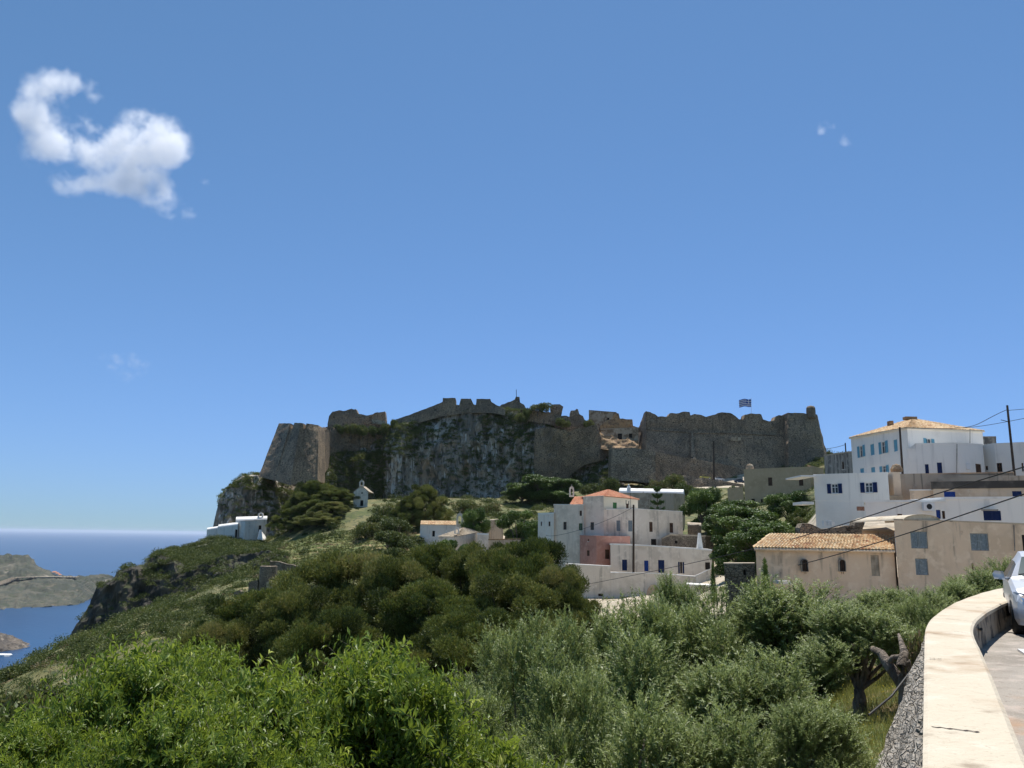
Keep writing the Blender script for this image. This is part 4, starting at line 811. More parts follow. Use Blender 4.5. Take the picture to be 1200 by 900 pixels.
block(r, Z4, [(655, 345, 97), (690, 342, 96.6), (691, 321, 96.6), (886, 318, 95), (1006, 324, 99)], 7, 3, 'bright_white_wall', [(735, 416, 756, 460, 'shut:navy_paint'), (791, 408, 819, 459, 'door:navy_paint'), (972, 415, 1002, 457, 'shut:brown_wood'), (1018, 0, 1019, 1, 'none')][:3], rmat='roof_white', name='lower_wing', rh=.08)
pbox(r, 'meter_box', 'white_metal', Z4, 928, 412, 950, 440, 96, .4); mb = MB(); mb.tube([P(*Z4(886, 322), 94.9), P(*Z4(884, 458), 94.9)], .05, 6); mb.tube([P(*Z4(947, 250), 104.6), P(*Z4(947, 330), 104.6)], .05, 6); mb.build('drain_pipe', 'stained_concrete', r)
house('roof_hut', 'small stained concrete hut on the flat roofs right of the blue shuttered house', 'shed', Z4, [(1004, 290, 112), (1068, 290, 112)], 10, 3, 'stained_concrete', rmat='roof_old')
r = house('right_white_house', 'flat roofed white house at the right edge below the utility pole', 'house', Z4, [(1005, 330, 101), (1060, 322, 99), (1240, 314, 96)], 7, 8, 'bright_white_wall', [(1070, 410, 1100, 452, 'dark'), (1018, 424, 1032, 444, 'dark'), (1187, 410, 1200, 450, 'dark')], rmat='roof_white', rh=.1)
r = house('terrace_retaining_wall', 'long stained tan retaining wall with a plastered chimney stack under the blue shuttered house', 'wall', Z4, [(540, 470, 93), (640, 466, 92), (1150, 456, 92), (1152, 474, 92), (1240, 474, 92)], 0, 1.2, 'old_tan_wall', rmat='old_tan_wall', rh=.12)
r = thing('plaster_chimney', 'stout tan plastered chimney stack in front of the tan retaining wall', 'chimney', tuple(P(*Z4(605, 585), 88)))
pbox(r, 'stack', 'tan_wall', Z4, 584, 452, 627, 562, 88, 1.6); pbox(r, 'plinth', 'roof_old', Z4, 571, 562, 634, 590, 87.6, 2.2); mb = MB(); c = P(*Z4(603, 452), 88.8); mb.lathe(tuple(c), [(.6, 0), (.65, .3), (.4, .75), (.0, .9)], 10); mb.build('cowl', 'rubble_orange', r)
house('small_tan_block', 'small tan block with a thin pale roof edge between chimney stack and dark roofed house', 'house', Z4, [(664, 540, 86), (776, 539, 85)], 0, 4, 'tan_wall', rmat='roof_white', rh=.12)
r = house('dark_roof_house', 'low stained house with a dark roof edge and blue windows at the right', 'house', Z4, [(774, 532, 84), (1240, 526, 83)], 0, 6, 'old_tan_wall', [(824, 544, 880, 571, 'shut:blue_paint'), (1144, 542, 1192, 569, 'shut:navy_paint')], rmat='dark_band', rh=.75, over=.25)
r = house('white_house_black_shutters', 'white flat roofed house with dark navy shutters and a projecting roof slab', 'house', Z4, [(214, 476, 90), (562, 466, 85)], 0, 8, 'bright_white_wall', [(278, 508, 348, 553, 'open:navy_paint'), (433, 502, 513, 549, 'open:navy_paint')], rmat='bright_white_wall', rh=.3, over=.05)
pbox(r, 'roof_slab', 'bright_white_wall', Z4, 154, 467, 222, 475, 89, 5); pbox(r, 'balcony_floor', 'bright_white_wall', Z4, 160, 591, 216, 605, 89.6, 3)
mb = MB(); zt, zb_ = 562, 592
for k in range(9): mb.tube([P(*Z4(163 + k * 6.4, zb_), 89.7), P(*Z4(163 + k * 6.4, zt), 89.7)], .02, 5)
mb.tube([P(*Z4(161, zt), 89.7), P(*Z4(216, zt - 2), 89.7)], .035, 6); mb.build('railing', 'black_metal', r)
pbox(r, 'floor_band', 'bright_white_wall', Z4, 214, 586, 455, 590, 84.5, .3)
for k, (a, b) in enumerate(((262, 684), (282, 682), (298, 688))): pbox(r, 'air_conditioner', 'white_metal', Z4, a, b - 4, a + 16, 704, 84 - k * .3, .5)
pbox(r, 'wall_sign', 'red_brown_brick', Z4, 417, 614, 453, 634, 83.4, .1)
r = house('long_white_low_house', 'long low white building with blue door and window behind the stained tan house', 'house', Z4, [(455, 596, 76), (828, 592, 75.5), (829, 580, 75.5), (1240, 577, 74)], -3.5, 6, 'bright_white_wall', [(606, 649, 632, 675, 'dark'), (787, 630, 812, 671, 'door:blue_paint'), (815, 635, 832, 672, 'shut:brown_wood'), (1008, 634, 1095, 680, 'shut:navy_paint')], rmat='roof_white', rh=.2, over=.15)
mb = MB(); c = P(*Z4(752, 615), 75.2); mb.box(c, (1.0, .35, .75)); ao = mb.build('air_conditioner', 'white_metal', r); mb = MB(); n = 16; mb.add([(c[0] + .26 * math.cos(k * 2 * math.pi / n), c[1] - .18, c[2] + .26 * math.sin(k * 2 * math.pi / n)) for k in range(n)], [tuple(range(n))]); mb.build('fan', 'black_metal', ao)
pbox(r, 'window_hood', 'stained_concrete', Z4, 1014, 626, 1080, 634, 74, .5)

r = house('tiled_tan_house', 'long peeling tan house with a tan clay tile roof and small arched windows', 'house', Z8, [(90, 186, 58.5), (300, 190, 58.3), (662, 194, 58)], -6, 7.6, 'tan_wall', [(565, 214, 605, 300, 'shut:old_shutter' if False else 'shut:roof_old')], roof='none')
mb = MB(); A0, A1 = P(*Z8(84, 183), 58.2), P(*Z8(664, 193), 57.7); B0, B1 = P(*Z8(152, 126), 62.5), P(*Z8(664, 131), 62.2); tiles(mb, A0, A1, B0, B1, .23, .36)
bk0, bk1 = A0 + np.array([2.5, 8.4, 0]), A1 + np.array([2.5, 8.4, 0]); tiles(mb, bk0, A0, B0, B0, .23, .36); tiles(mb, bk1, bk0, B1, B0, .23, .36); mb.build('roof', 'tile_tan', r)
mb = MB(); mb.tube([A0 - [0, 0, .1], A1 - [0, 0, .1]], .1, 6); mb.build('eave', 'tan_wall', r)
for cx in (292, 447):      # arched windows
    mb = MB(); g = MB(); c = P(*Z8(cx, 262), 58.12); w_, h_ = .2, .3; n = 10
    arc = [(c[0] + w_ * math.cos(math.pi * k / n), c[2] + h_ + w_ * math.sin(math.pi * k / n)) for k in range(n + 1)] + [(c[0] - w_, c[2] - h_), (c[0] + w_, c[2] - h_)]
    g.add([(x, c[1] - .06, z) for x, z in arc], [tuple(range(len(arc)))]); wo = None
    o_ = [(c[0] + (x - c[0]) * 1.18, c[2] + (z - c[2]) * 1.1) for x, z in arc]; N = len(arc)
    for k in range(N): j = (k + 1) % N; mb.quad((arc[k][0], c[1] - .13, arc[k][1]), (arc[j][0], c[1] - .13, arc[j][1]), (o_[j][0], c[1] - .13, o_[j][1]), (o_[k][0], c[1] - .13, o_[k][1])); mb.quad((arc[k][0], c[1] - .13, arc[k][1]), (arc[j][0], c[1] - .13, arc[j][1]), (arc[j][0], c[1] + .04, arc[j][1]), (arc[k][0], c[1] + .04, arc[k][1])); mb.quad((o_[k][0], c[1] - .13, o_[k][1]), (o_[j][0], c[1] - .13, o_[j][1]), (o_[j][0], c[1] + .1, o_[j][1]), (o_[k][0], c[1] + .1, o_[k][1]))
    wo = mb.build('window', 'stained_concrete', r); g.build('pane', 'dark_opening', wo)
    b_ = MB()
    for s in (-.08, .04): b_.box((c[0] + s, c[1] - .1, c[2]), (.025, .025, 1.0))
    b_.build('bars', 'brown_wood', wo)
pbox(r, 'doorstep_canopy', 'white_wall', Z8, 186, 320, 236, 333, 56.8, 1.2)
r = house('stained_tan_house', 'taller stained tan house with large closed grey shutters at the right edge', 'house', Z8, [(662, 69, 57.6), (900, 76, 57.4), (1165, 86, 57), (1240, 90, 56.8)], -6, 9, 'tan_wall', [(729, 116, 804, 186, 'shut:grey_paint'), (976, 124, 1057, 195, 'shut:grey_paint'), (749, 228, 806, 296, 'shut:grey_paint'), (983, 248, 993, 275, 'hole'), (1190, 130, 1230, 200, 'hole')], rmat='old_tan_wall', rh=.1, over=.03)
mb = MB(); N = 12; c = P(*Z8(777, 71), 57.5); w_ = pxm(57.5) / 3.529 * 76; pr = [(c[0] + w_ * math.cos(math.pi * k / N), c[2] + .44 * math.sin(math.pi * k / N)) for k in range(N + 1)]
for k in range(N): a, b = pr[k], pr[k + 1]; mb.quad((a[0], 57.45, a[1]), (b[0], 57.45, b[1]), (b[0], 66, b[1]), (a[0], 66, a[1]))
mb.add([(x, 57.55, z) for x, z in pr], [tuple(range(N + 1))]); mb.build('vault', 'wall_cap', r)
mb = MB(); mb.tube([P(*Z8(1158, 90), 56.9), P(*Z8(1162, 196), 56.9)], .035, 6); mb.build('drain_pipe', 'stained_concrete', r)
r = house('lean_to_shed', 'small shed with a tilted pale slab roof behind the tan tiled roof', 'shed', Z4, [(440, 722, 66), (592, 724, 65)], -4, 4, 'old_tan_wall', roof='none')
mb = MB(); mb.hull([P(*Z4(443, 722), 65.5), P(*Z4(594, 726), 64.5), P(*Z4(592, 681), 68), P(*Z4(458, 680), 69)], [P(*Z4(443, 730), 65.5), P(*Z4(594, 734), 64.5), P(*Z4(592, 688), 68), P(*Z4(458, 686), 69)]); mb.build('roof', 'roof_old', r)
rt = thing('rubble_garden_wall', 'low rough rubble wall running behind the tan tiled roof', 'wall', tuple(P(*Z4(300, 740), 70)))
ribbon(rt, 'wall', [(*Z4(x, y), *Z4(x, 770), 70, 70) for x, y in ((150, 720), (160, 700), (190, 702), (250, 716), (330, 712), (405, 708), (412, 684), (440, 680), (452, 700))], 1.2, 'rubble_stone', .12, .15, seed=31, step=.3)
house('stone_terrace', 'low grey stone garden terrace wall with a dark opening left of the tan tiled house', 'wall', Z8, [(-40, 252, 66), (86, 252, 65)], -8, 2, 'rubble_stone', [(38, 275, 50, 296, 'hole')], rmat='roof_old', rh=.1)

# ------------------------------------------------------------------ poles and cables
def pole(label, top, bot, d, r, m='pole_wood', arms=()):
    t_, b_ = P(*top, d), P(*bot, d); g = ground(b_[0], b_[1]); b_ = np.array([b_[0], b_[1], min(b_[2], g - .3) if b_[2] - g < 12 else b_[2]])
    rt = thing('utility_pole', label, 'utility pole', tuple(b_)); mb = MB(); mb.tube([b_, t_], [r * 1.2, r * .85], 10); mb.build('pole', m, rt)
    for a in arms:
        mb = MB(); mb.tube([P(*a[0], d), P(*a[1], d)], .04, 6); mb.build('arm', 'black_metal', rt)
    return rt
pole('dark wooden pole standing at the corner of the blue shuttered house', (1054.3, 500.5), (1057, 556), 95, .13)
pole('leaning wooden utility pole against the sky at the right edge', (1180.3, 475), (1185, 519), 94, .14, arms=[((1173, 492), (1181, 494))])
pole('dark pole in front of the big white house, above the navy shuttered house', (742.5, 591.5), (741.5, 640), 135.5, .17)
pole('tall thin pole in front of the main castle wall', (836.2, 517), (836.6, 563), 300, .3)
pole('small far pole on the ridge left of the blue shuttered house', (990.5, 519), (991.2, 528), 140, .12)
def cable(label, pts, r=.022, m='cable_black', grp=None, sag=0):
    n = 40; Q = [np.array(P(*p[:2], p[2])) for p in pts]; s = np.linspace(0, len(Q) - 1, n); out = []
    # smooth curve through the given points
    X = np.arange(len(Q)); Q = np.array(Q); deg = min(len(Q) - 1, 3); co = [np.polyfit(X, Q[:, k], deg) for k in range(3)]
    out = [tuple(np.polyval(c_, t_) for c_ in co) for t_ in s]
    mb = MB(); mb.tube(out, r, 6); o = mb.build('power_cable', m, None); tag(o, label, 'cable', grp); return o
cable('upper black cable crossing the village from the right edge down to the white courtyard house', [(1215, 543, 36), (1068, 588, 44), (972, 619, 54), (886, 643, 66), (780, 666, 92), (679, 686.5, 125)], .03)
cable('lower black cable crossing in front of the tan tiled roof', [(1215, 574, 34), (1102, 612.6, 40), (997, 645, 50), (902, 671, 64), (805, 694, 88)], .028)
cable('cable strung from the leaning utility pole past the blue shuttered roof', [(1180.3, 480, 94), (1150, 495, 97), (1125, 501.5, 101), (1060, 501.5, 95)], .035)
cable('upper wire from the leaning pole to the right edge', [(1180.3, 481, 94), (1230, 477, 88)], .03)
cable('lower wire from the right edge past the leaning pole', [(1230, 484, 88), (1181, 494, 94), (1140, 500.5, 97), (1118, 500, 102)], .03)
cable('thin wires running left from the ridge pole', [(990.5, 521, 140), (968, 526, 160), (945, 527, 200)], .04)
cable('thin cable sloping over the face of the big white house', [(742.5, 594, 135.5), (700, 614, 138), (660, 626, 141), (640, 627, 145)], .03)

# ------------------------------------------------------------------ far headland details
def far_pt(px, py):
    v = Vector(ray(px, py)).normalized(); best = None
    for t in TERR[1:]:
        h = t.ray_cast(Vector((0, 0, 0)), v)
        if h[0] is not None and h[0].length > 900 and (best is None or h[0].length < best.length): best = h[0]
    return best
rt = []
for a, b in [(-30, 692), (-5, 687), (8, 682), (18, 678.5), (40, 677.8), (66, 677.4), (88, 677.5)]:
    p = far_pt(a, b)
    if p is not None: rt.append(p + Vector((0, 0, 3)))
mb = MB()
for a, b in zip(rt[:-1], rt[1:]):
    for k in range(6):
        p, q = a.lerp(b, k / 6), a.lerp(b, (k + 1) / 6); mb.box(((p.x + q.x) / 2, (p.y + q.y) / 2, (p.z + q.z) / 2), ((q - p).length, 22, 3), math.atan2(q.y - p.y, q.x - p.x))
o = mb.build('coast_road', 'ruin_plaster'); tag(o, kind='structure')
for k, (a, b, s_) in enumerate([(63.5, 673.2, 11), (66, 674.6, 13), (69, 676.3, 10)]):
    p = far_pt(a, b) or Vector(P(a, b, 2500)); q = thing('coast_house', ['white house with a red roof on the far headland, highest of three', 'white house with a red roof on the far headland, middle of three', 'white house with a red roof on the far headland, lowest of three'][k], 'house', tuple(p), 'houses on the far headland')
    mb = MB(); mb.box((p.x, p.y, p.z + 2.5), (s_ * 1.1, 9, 8)); mb.build('wall', 'bright_white_wall', q); mb = MB(); mb.hull([(p.x - s_ * .4, p.y, p.z + 10), (p.x + s_ * .4, p.y, p.z + 10), (p.x + s_ * .4, p.y + .5, p.z + 10), (p.x - s_ * .4, p.y + .5, p.z + 10)], [(p.x - s_ * .6, p.y - 5, p.z + 6.6), (p.x + s_ * .6, p.y - 5, p.z + 6.6), (p.x + s_ * .6, p.y + 5, p.z + 6.6), (p.x - s_ * .6, p.y + 5, p.z + 6.6)]); mb.build('roof', 'tile_orange', q)
v = PZ(-14, 767.5, SEAZ + 1); mb = MB(); mb.hull([(v[0] + a, v[1] + b, SEAZ + 2.2) for a, b in ((-40, -5), (28, -6), (37, 0), (30, 8), (-40, 9))], [(v[0] + a, v[1] + b, SEAZ - 3) for a, b in ((-40, -7), (30, -8), (39, 0), (32, 10), (-40, 11))]); o = mb.build('pale_jetty', 'roof_white'); tag(o, 'flat pale jetty at the foot of the rocky point in the bay', 'jetty')

# ------------------------------------------------------------------ silver car beside the parapet
mat('paint_silver', (.60, .61, .63), rough=.28, spec=.6, metal=.25); mat('plastic_black', (.02, .02, .022), rough=.5); mat('rubber', (.02, .02, .02), rough=.8)
mat('chrome', (.7, .7, .72), rough=.12, metal=1); mat('lamp_glass', (.32, .34, .36), rough=.08, spec=.8); mat('windscreen', (.05, .075, .07), rough=.06, spec=.8); mat('paper', (.75, .75, .72))
CX, CY = 9.48, 13.9
car = thing('silver_car', 'silver people carrier parked nose first against the curved parapet', 'car', (CX, CY, ZR), rz=-R(29))
def cput(mb, n, m, par=None, sm=True): o = mb.build(n, m, None, sm, True); o.parent = par or car; return o
# stations along +Y (nose at 0): y, halfwidth, z sill, z belt, z top, top halfwidth
ST = [(0.00, .62, .30, .52, .60, .50), (.05, .74, .24, .56, .68, .60), (.16, .82, .22, .62, .76, .66), (.36, .87, .20, .72, .86, .70), (.75, .89, .20, .84, .95, .72), (1.15, .895, .2, .90, 1.00, .72), (1.20, .895, .2, .91, 1.03, .72), (1.75, .895, .2, .93, 1.38, .60), (2.1, .895, .2, .94, 1.45, .60), (2.8, .895, .2, .95, 1.47, .60), (3.6, .89, .2, .96, 1.42, .58), (4.1, .85, .25, .94, 1.08, .62), (4.25, .80, .35, .8, .9, .6)]
rings = []
for y, hw, zs, zb_, zt, th in ST:
    half = [(hw * .93, zs), (hw * .985, zs + .1), (hw, (zs + zb_) / 2), (hw * .985, zb_), (th + (hw - th) * (.35 if zt > 1.1 else .6), zb_ + (zt - zb_) * .62), (th, zt - .025), (th * .55, zt + .005), (0, zt + .02)]
    rings.append([(-a, y, b) for a, b in half] + [(a, y, b) for a, b in reversed(half[:-1])])
body, ws, sd = MB(), MB(), MB(); n = len(rings[0])
for i in range(len(rings) - 1):
    for k in range(n - 1):
        k2 = min(k, n - 2 - k)
        q4 = (rings[i][k], rings[i + 1][k], rings[i + 1][k + 1], rings[i][k + 1])
        if i in (6,) and k2 >= 5: ws.quad(*q4)
        elif 6 <= i <= 9 and k2 in (3,): sd.quad(*q4)
        else: body.quad(*q4)
body.add(rings[0], [tuple(range(n))]); body.add(rings[-1], [tuple(range(n))])
bo = cput(body, 'body', 'paint_silver'); w_ = cput(ws, 'windscreen', 'windscreen'); cput(sd, 'side_windows', 'glass')
mb = MB(); mb.box((-.35, 1.42, 1.145), (.16, .02, .08)); cput(mb, 'dashboard_card', 'paper', w_)
for s in (-1, 1):
    hl = MB(); pts = [(s * .83, .20, .60), (s * .60, .035, .56), (s * .34, .0, .57), (s * .36, .02, .70), (s * .62, .10, .745), (s * .86, .36, .765)]
    hl.add(pts + [(x * 1.0, y - .035, z) for x, y, z in pts], [(6, 7, 8, 9, 10, 11)] + [(i, (i + 1) % 6, 6 + (i + 1) % 6, 6 + i) for i in range(6)]); ho = cput(hl, 'headlight', 'lamp_glass', None, False)
    for bx, bz in ((.52, .645), (.70, .665)):
        c_ = MB(); cy_ = (.04 if bx < .6 else .13) - .05; rad = .062; ring = [(s * bx + rad * math.cos(k * math.pi / 8), cy_ + .015 * abs(math.cos(k * math.pi / 8)), bz + rad * math.sin(k * math.pi / 8)) for k in range(16)]
        c_.add(ring, [tuple(range(16))]); cput(c_, 'reflector', 'chrome', ho, False)
    f_ = MB(); ring = [(s * .62 + .055 * math.cos(k * math.pi / 8), .03, .33 + .055 * math.sin(k * math.pi / 8)) for k in range(16)]; f_.add(ring, [tuple(range(16))]); cput(f_, 'fog_lamp', 'lamp_glass', None, False)
    m_ = MB(); m_.add([(s * x, y, z) for x, y, z in [(.92, 1.22, .93), (1.10, 1.25, .95), (1.12, 1.26, 1.04), (1.08, 1.28, 1.10), (.94, 1.28, 1.09), (.92, 1.34, .94), (1.09, 1.36, .96), (1.11, 1.37, 1.04), (1.07, 1.38, 1.09), (.94, 1.38, 1.08), (1.0, 1.19, 1.01)]],
        [(0, 1, 10), (1, 2, 10), (2, 3, 10), (3, 4, 10), (4, 0, 10), (5, 6, 7, 8, 9), (0, 1, 6, 5), (1, 2, 7, 6), (2, 3, 8, 7), (3, 4, 9, 8), (4, 0, 5, 9)]); m_.box((s * .89, 1.3, .96), (.12, .06, .05)); cput(m_, 'wing_mirror', 'paint_silver', None, True)
    for y in (.78, 3.45):
        wl = MB(); nn = 24; prof = [(.0, .0), (.27, .0), (.315, .03), (.32, .06), (.32, .17), (.30, .2), (0, .2)]
        wl.add([(s * (.90 - o_), y + q * math.cos(k * 2 * math.pi / nn), .32 + q * math.sin(k * 2 * math.pi / nn)) for q, o_ in prof for k in range(nn)], [(i * nn + k, i * nn + (k + 1) % nn, (i + 1) * nn + (k + 1) % nn, (i + 1) * nn + k) for i in range(6) for k in range(nn)]); wo = cput(wl, 'wheel', 'rubber')
        rm = MB(); rm.add([(s * .905, y + .2 * math.cos(k * 2 * math.pi / nn), .32 + .2 * math.sin(k * 2 * math.pi / nn)) for k in range(nn)], [tuple(range(nn))]); cput(rm, 'rim', 'chrome', wo, False)
        ar = MB(); outer = [(s * .9, y + .37 * math.cos(math.pi * k / 14), .33 + .37 * math.sin(math.pi * k / 14)) for k in range(15)]; inner = [(s * .9, y + .33 * math.cos(math.pi * k / 14), .33 + .33 * math.sin(math.pi * k / 14)) for k in range(15)]
        for k in range(14): ar.quad(outer[k], outer[k + 1], inner[k + 1], inner[k])
        cput(ar, 'wheel_arch', 'plastic_black', None, False)
gr = MB(); gr.box((0, .0, .585), (.56, .05, .07)); gr.box((0, .02, .33), (1.42, .05, .15)); cput(gr, 'grille', 'plastic_black', None, False)
bp = MB(); bp.add([(x, y, z) for z in (.215, .27) for x, y in ((-.8, .16), (-.62, .02), (0, -.02), (.62, .02), (.8, .16))], [(i, i + 1, 6 + i, 5 + i) for i in range(4)]); bp.box((0, -.005, .445), (1.3, .05, .05)); cput(bp, 'bumper_strip', 'chrome' if False else 'paint_silver', None, False)
pl = MB(); pl.box((0, -.03, .40), (.52, .015, .11)); cput(pl, 'number_plate', 'paper', None, False)
wp = MB(); wp.tube([(-.7, 1.19, 1.04), (-.1, 1.30, 1.12)], .012, 6); wp.tube([(.0, 1.19, 1.04), (.6, 1.30, 1.12)], .012, 6); cput(wp, 'wipers', 'plastic_black', None, False)
# bits by the wall
a, b = P(1147.5, 727, 13.6), PZ(1158, 741, ZR + .02); mb = MB(); mb.tube([a, b], .035, 6); mb.tube([PZ(1150, 737, ZR + .35), PZ(1146, 741, ZR + .02)], .02, 6); o = mb.build('metal_bar', 'black_metal'); tag(o, 'short black metal bar leaning against the inner face of the parapet', 'metal bar')
a, b = PZ(1196, 762, ZR + .04), PZ(1212, 772, ZR + .04); mb = MB(); c = (a + b) / 2; mb.box(c, (np.linalg.norm(b - a), .08, .04), math.atan2(b[1] - a[1], b[0] - a[0])); o = mb.build('white_plank', 'white_metal'); tag(o, 'white painted plank lying on the road at the right edge', 'plank')

# ------------------------------------------------------------------ vegetation
def unit(v): return v / (np.linalg.norm(v, axis=-1, keepdims=True) + 1e-9)
def leaf_quads(C, D, N, Ln, Wd, fold=False):
    """C base centres, D direction, N normal; lengths and widths -> diamond leaves"""
    S = unit(np.cross(D, N)); Ln = Ln[:, None]; Wd = Wd[:, None]
    if not fold:
        V = np.stack([C, C + D * Ln * .45 + S * Wd * .5, C + D * Ln, C + D * Ln * .45 - S * Wd * .5], 1); n = len(C)
        return V.reshape(-1, 3), np.arange(4 * n).reshape(n, 4)
    Nn = unit(np.cross(S, D)); droop = Ln * .12
    m = C + D * Ln * .5 - Nn * droop * -.4; t = C + D * Ln - Nn * droop
    V = np.stack([C, m + S * Wd * .5 + Nn * Wd * .15, t, m - Nn * Wd * .12, m - S * Wd * .5 + Nn * Wd * .15], 1); n = len(C); i = np.arange(n)[:, None] * 5
    Q = np.concatenate([i + np.array([[0, 1, 2, 3]]), i + np.array([[0, 3, 2, 4]])], 0); return V.reshape(-1, 3), Q
def rand_dir(n, g): v = g.normal(size=(n, 3)); return unit(v)
def in_ellipsoids(n, E, g, shell=.55):
    """random points near the surfaces of ellipsoids E (cx,cy,cz,rx,ry,rz), area weighted"""
    E = np.array(E, float); wt = (E[:, 3] * E[:, 5] + E[:, 3] * E[:, 4]); k = g.choice(len(E), n, p=wt / wt.sum()); d = rand_dir(n, g)
    r = (shell + (1 - shell) * g.random(n)) ** .8; r *= 1 + .26 * vnoise(d * 3.4 + k[:, None] * 3.1, 3) + .10 * vnoise(d * 9 + k[:, None] * 1.7, 4)
    return E[k, :3] + d * r[:, None] * E[k, 3:], unit(d / E[k, 3:]), k, r
def tuft_crown(E, n, lsize, wsize, g, up=.5, out=.7, mats='pine_leaf', kvar=.12):
    C, O, k, r = in_ellipsoids(n, E, g); D = unit(O * out + np.array([0, 0, up]) + rand_dir(n, g) * .8)
    ln = lsize * g.uniform(.6, 1.3, n); wd = wsize * g.uniform(.7, 1.3, n); V, Q = leaf_quads(C, D, unit(O + rand_dir(n, g) * .55), ln, wd)
    rn = np.clip(.5 + g.normal(size=n) * .18 + kvar * g.normal(size=len(E))[k], 0, 1)
    return V, Q, rn
def shoot_crown(E, ns, nl, slen, ln, wd, g, up=.9, out=.5, fold=False, bend=.3, hi=0.0, angle=.75, shell=.45):
    C, O, k, r = in_ellipsoids(ns, E, g, shell); D = unit(O * out + np.array([0, 0, up]) + rand_dir(ns, g) * .35); L = slen * g.uniform(.5, 1.25, ns)
    sag = rand_dir(ns, g) * bend; sag[:, 2] = -abs(sag[:, 2]) * .8
    t = np.tile(np.linspace(.08, 1, nl), (ns, 1)) + g.uniform(-.03, .03, (ns, nl)); tt = t[..., None]
    B = C[:, None] + D[:, None] * L[:, None, None] * tt + sag[:, None] * L[:, None, None] * tt ** 2
    tan = unit(D[:, None] + 2 * sag[:, None] * tt); a = g.uniform(0, 2 * math.pi, (ns, nl)); s1 = unit(np.cross(tan, np.broadcast_to(rand_dir(ns, g)[:, None], tan.shape))); s2 = np.cross(tan, s1)
    side = s1 * np.cos(a)[..., None] + s2 * np.sin(a)[..., None]; ld = unit(tan * (1 - angle * .55) + side * angle + np.array([0, 0, .12])); nrm_ = unit(tan * .6 + rand_dir(ns * nl, g).reshape(ns, nl, 3) * .5 - side * .2 + np.array([0, 0, .4]))
    sz = (1 - .35 * t ** 3) * g.uniform(.65, 1.2, (ns, nl)); n = ns * nl
    V, Q = leaf_quads(B.reshape(n, 3), ld.reshape(n, 3), nrm_.reshape(n, 3), (ln * sz).reshape(n), (wd * sz).reshape(n), fold)
    rs = np.clip(.42 + g.normal(size=(ns, 1)) * .14 + g.normal(size=(ns, nl)) * .14 + hi * t ** 4, 0, 1).reshape(n)
    stems = (B, L)
    return V, Q, (np.concatenate([rs, rs]) if fold else rs), stems
def stem_mesh(stems, r, every=1):
    B, _ = stems; B = B[::every]; ns, nl, _ = B.shape; P0 = B[:, ::4]; n = P0.shape[1]; off = np.array([[r, 0, 0], [-r * .5, r * .87, 0], [-r * .5, -r * .87, 0]])
    tap = np.linspace(1, .25, n)[None, :, None, None]; V = (P0[:, :, None] + off[None, None] * tap).reshape(-1, 3); Q = []
    b = np.arange(ns)[:, None, None] * (n * 3) + np.arange(n - 1)[None, :, None] * 3
    for j in range(3): k = (j + 1) % 3; Q.append(np.concatenate([b + j, b + k, b + 3 + k, b + 3 + j], 2).reshape(-1, 4))
    return V, np.concatenate(Q)
def limbs(base, E, g, r0, n=10, wob=.25, split=.35, deep=9):
    mb = MB(); E = np.array(E); k = np.argsort(-E[:, 2])[:n]; fork = np.array(base) + np.array([0, 0, 1]) * (E[:, 2].min() - base[2]) * split
    pts = [np.array(base, float) + np.array([0, 0, -deep]), np.array(base, float), (np.array(base) + fork) / 2 + g.normal(size=3) * wob * r0 * 1.5 * np.array([1, 1, 0]), fork]; mb.tube(pts, [r0 * 1.5, r0 * 1.2, r0, r0 * .85], 9)
    for i in k:
        e = E[i, :3] + np.array([0, 0, E[i, 5] * .25]); m1 = fork + (e - fork) * .35 + g.normal(size=3) * wob; m2 = fork + (e - fork) * .7 + g.normal(size=3) * wob; mb.tube([fork - [0, 0, .05], m1, m2, e], [r0 * .6, r0 * .45, r0 * .28, r0 * .08], 6)
    return mb
PROTO = {}
def make_proto(kind, crown, trunk_mb, barkmat, leafmat, extra=None, H=1, W=1):
    V, Q, rn = crown; me = mesh_np(kind + '_crown', V, Q, leafmat, False, rn)
    tm = bpy.data.meshes.new(kind + '_trunk'); tm.from_pydata([tuple(v) for v in trunk_mb.v], [], trunk_mb.f); tm.polygons.foreach_set('use_smooth', [True] * len(tm.polygons)); tm.materials.append(MATS[barkmat])
    ex = None
    if extra is not None: ex = mesh_np(kind + '_twigs', extra[0], extra[1], barkmat)
    zmax = np.percentile(V[:, 2], 99.7); wx = np.percentile(V[:, 0], 99) - np.percentile(V[:, 0], 1)
    PROTO.setdefault(kind, []).append((me, tm, ex, zmax, wx))
def put_tree(kind, var, name, label, cat, px, py_top, width, d, group=None, rz=None, base=None, hmin=1.0, depth_scale=1.0):
    me, tm, ex, H, W = PROTO[kind][var % len(PROTO[kind])]; top = P(px, py_top, d); x, y = top[0], top[1]; g = ground(x, y) if base is None else base
    h = max(hmin, top[2] - g); sw = width * pxm(d) / W; sz = h / H
    if sz > sw * 1.3 and kind != 'shrub': sz = sw * 1.3; h = sz * H
    rt = thing(name, label, cat, (x, y, top[2] - h), group, random.uniform(0, 6.28) if rz is None else rz); rt.scale = (sw, sw * depth_scale, sz)
    for n, m_ in (('crown', me), ('trunk', tm), ('twigs', ex)):
        if m_ is not None: o = bpy.data.objects.new(n, m_); COL.objects.link(o); o.parent = rt
    return rt
g = np.random.default_rng(11)
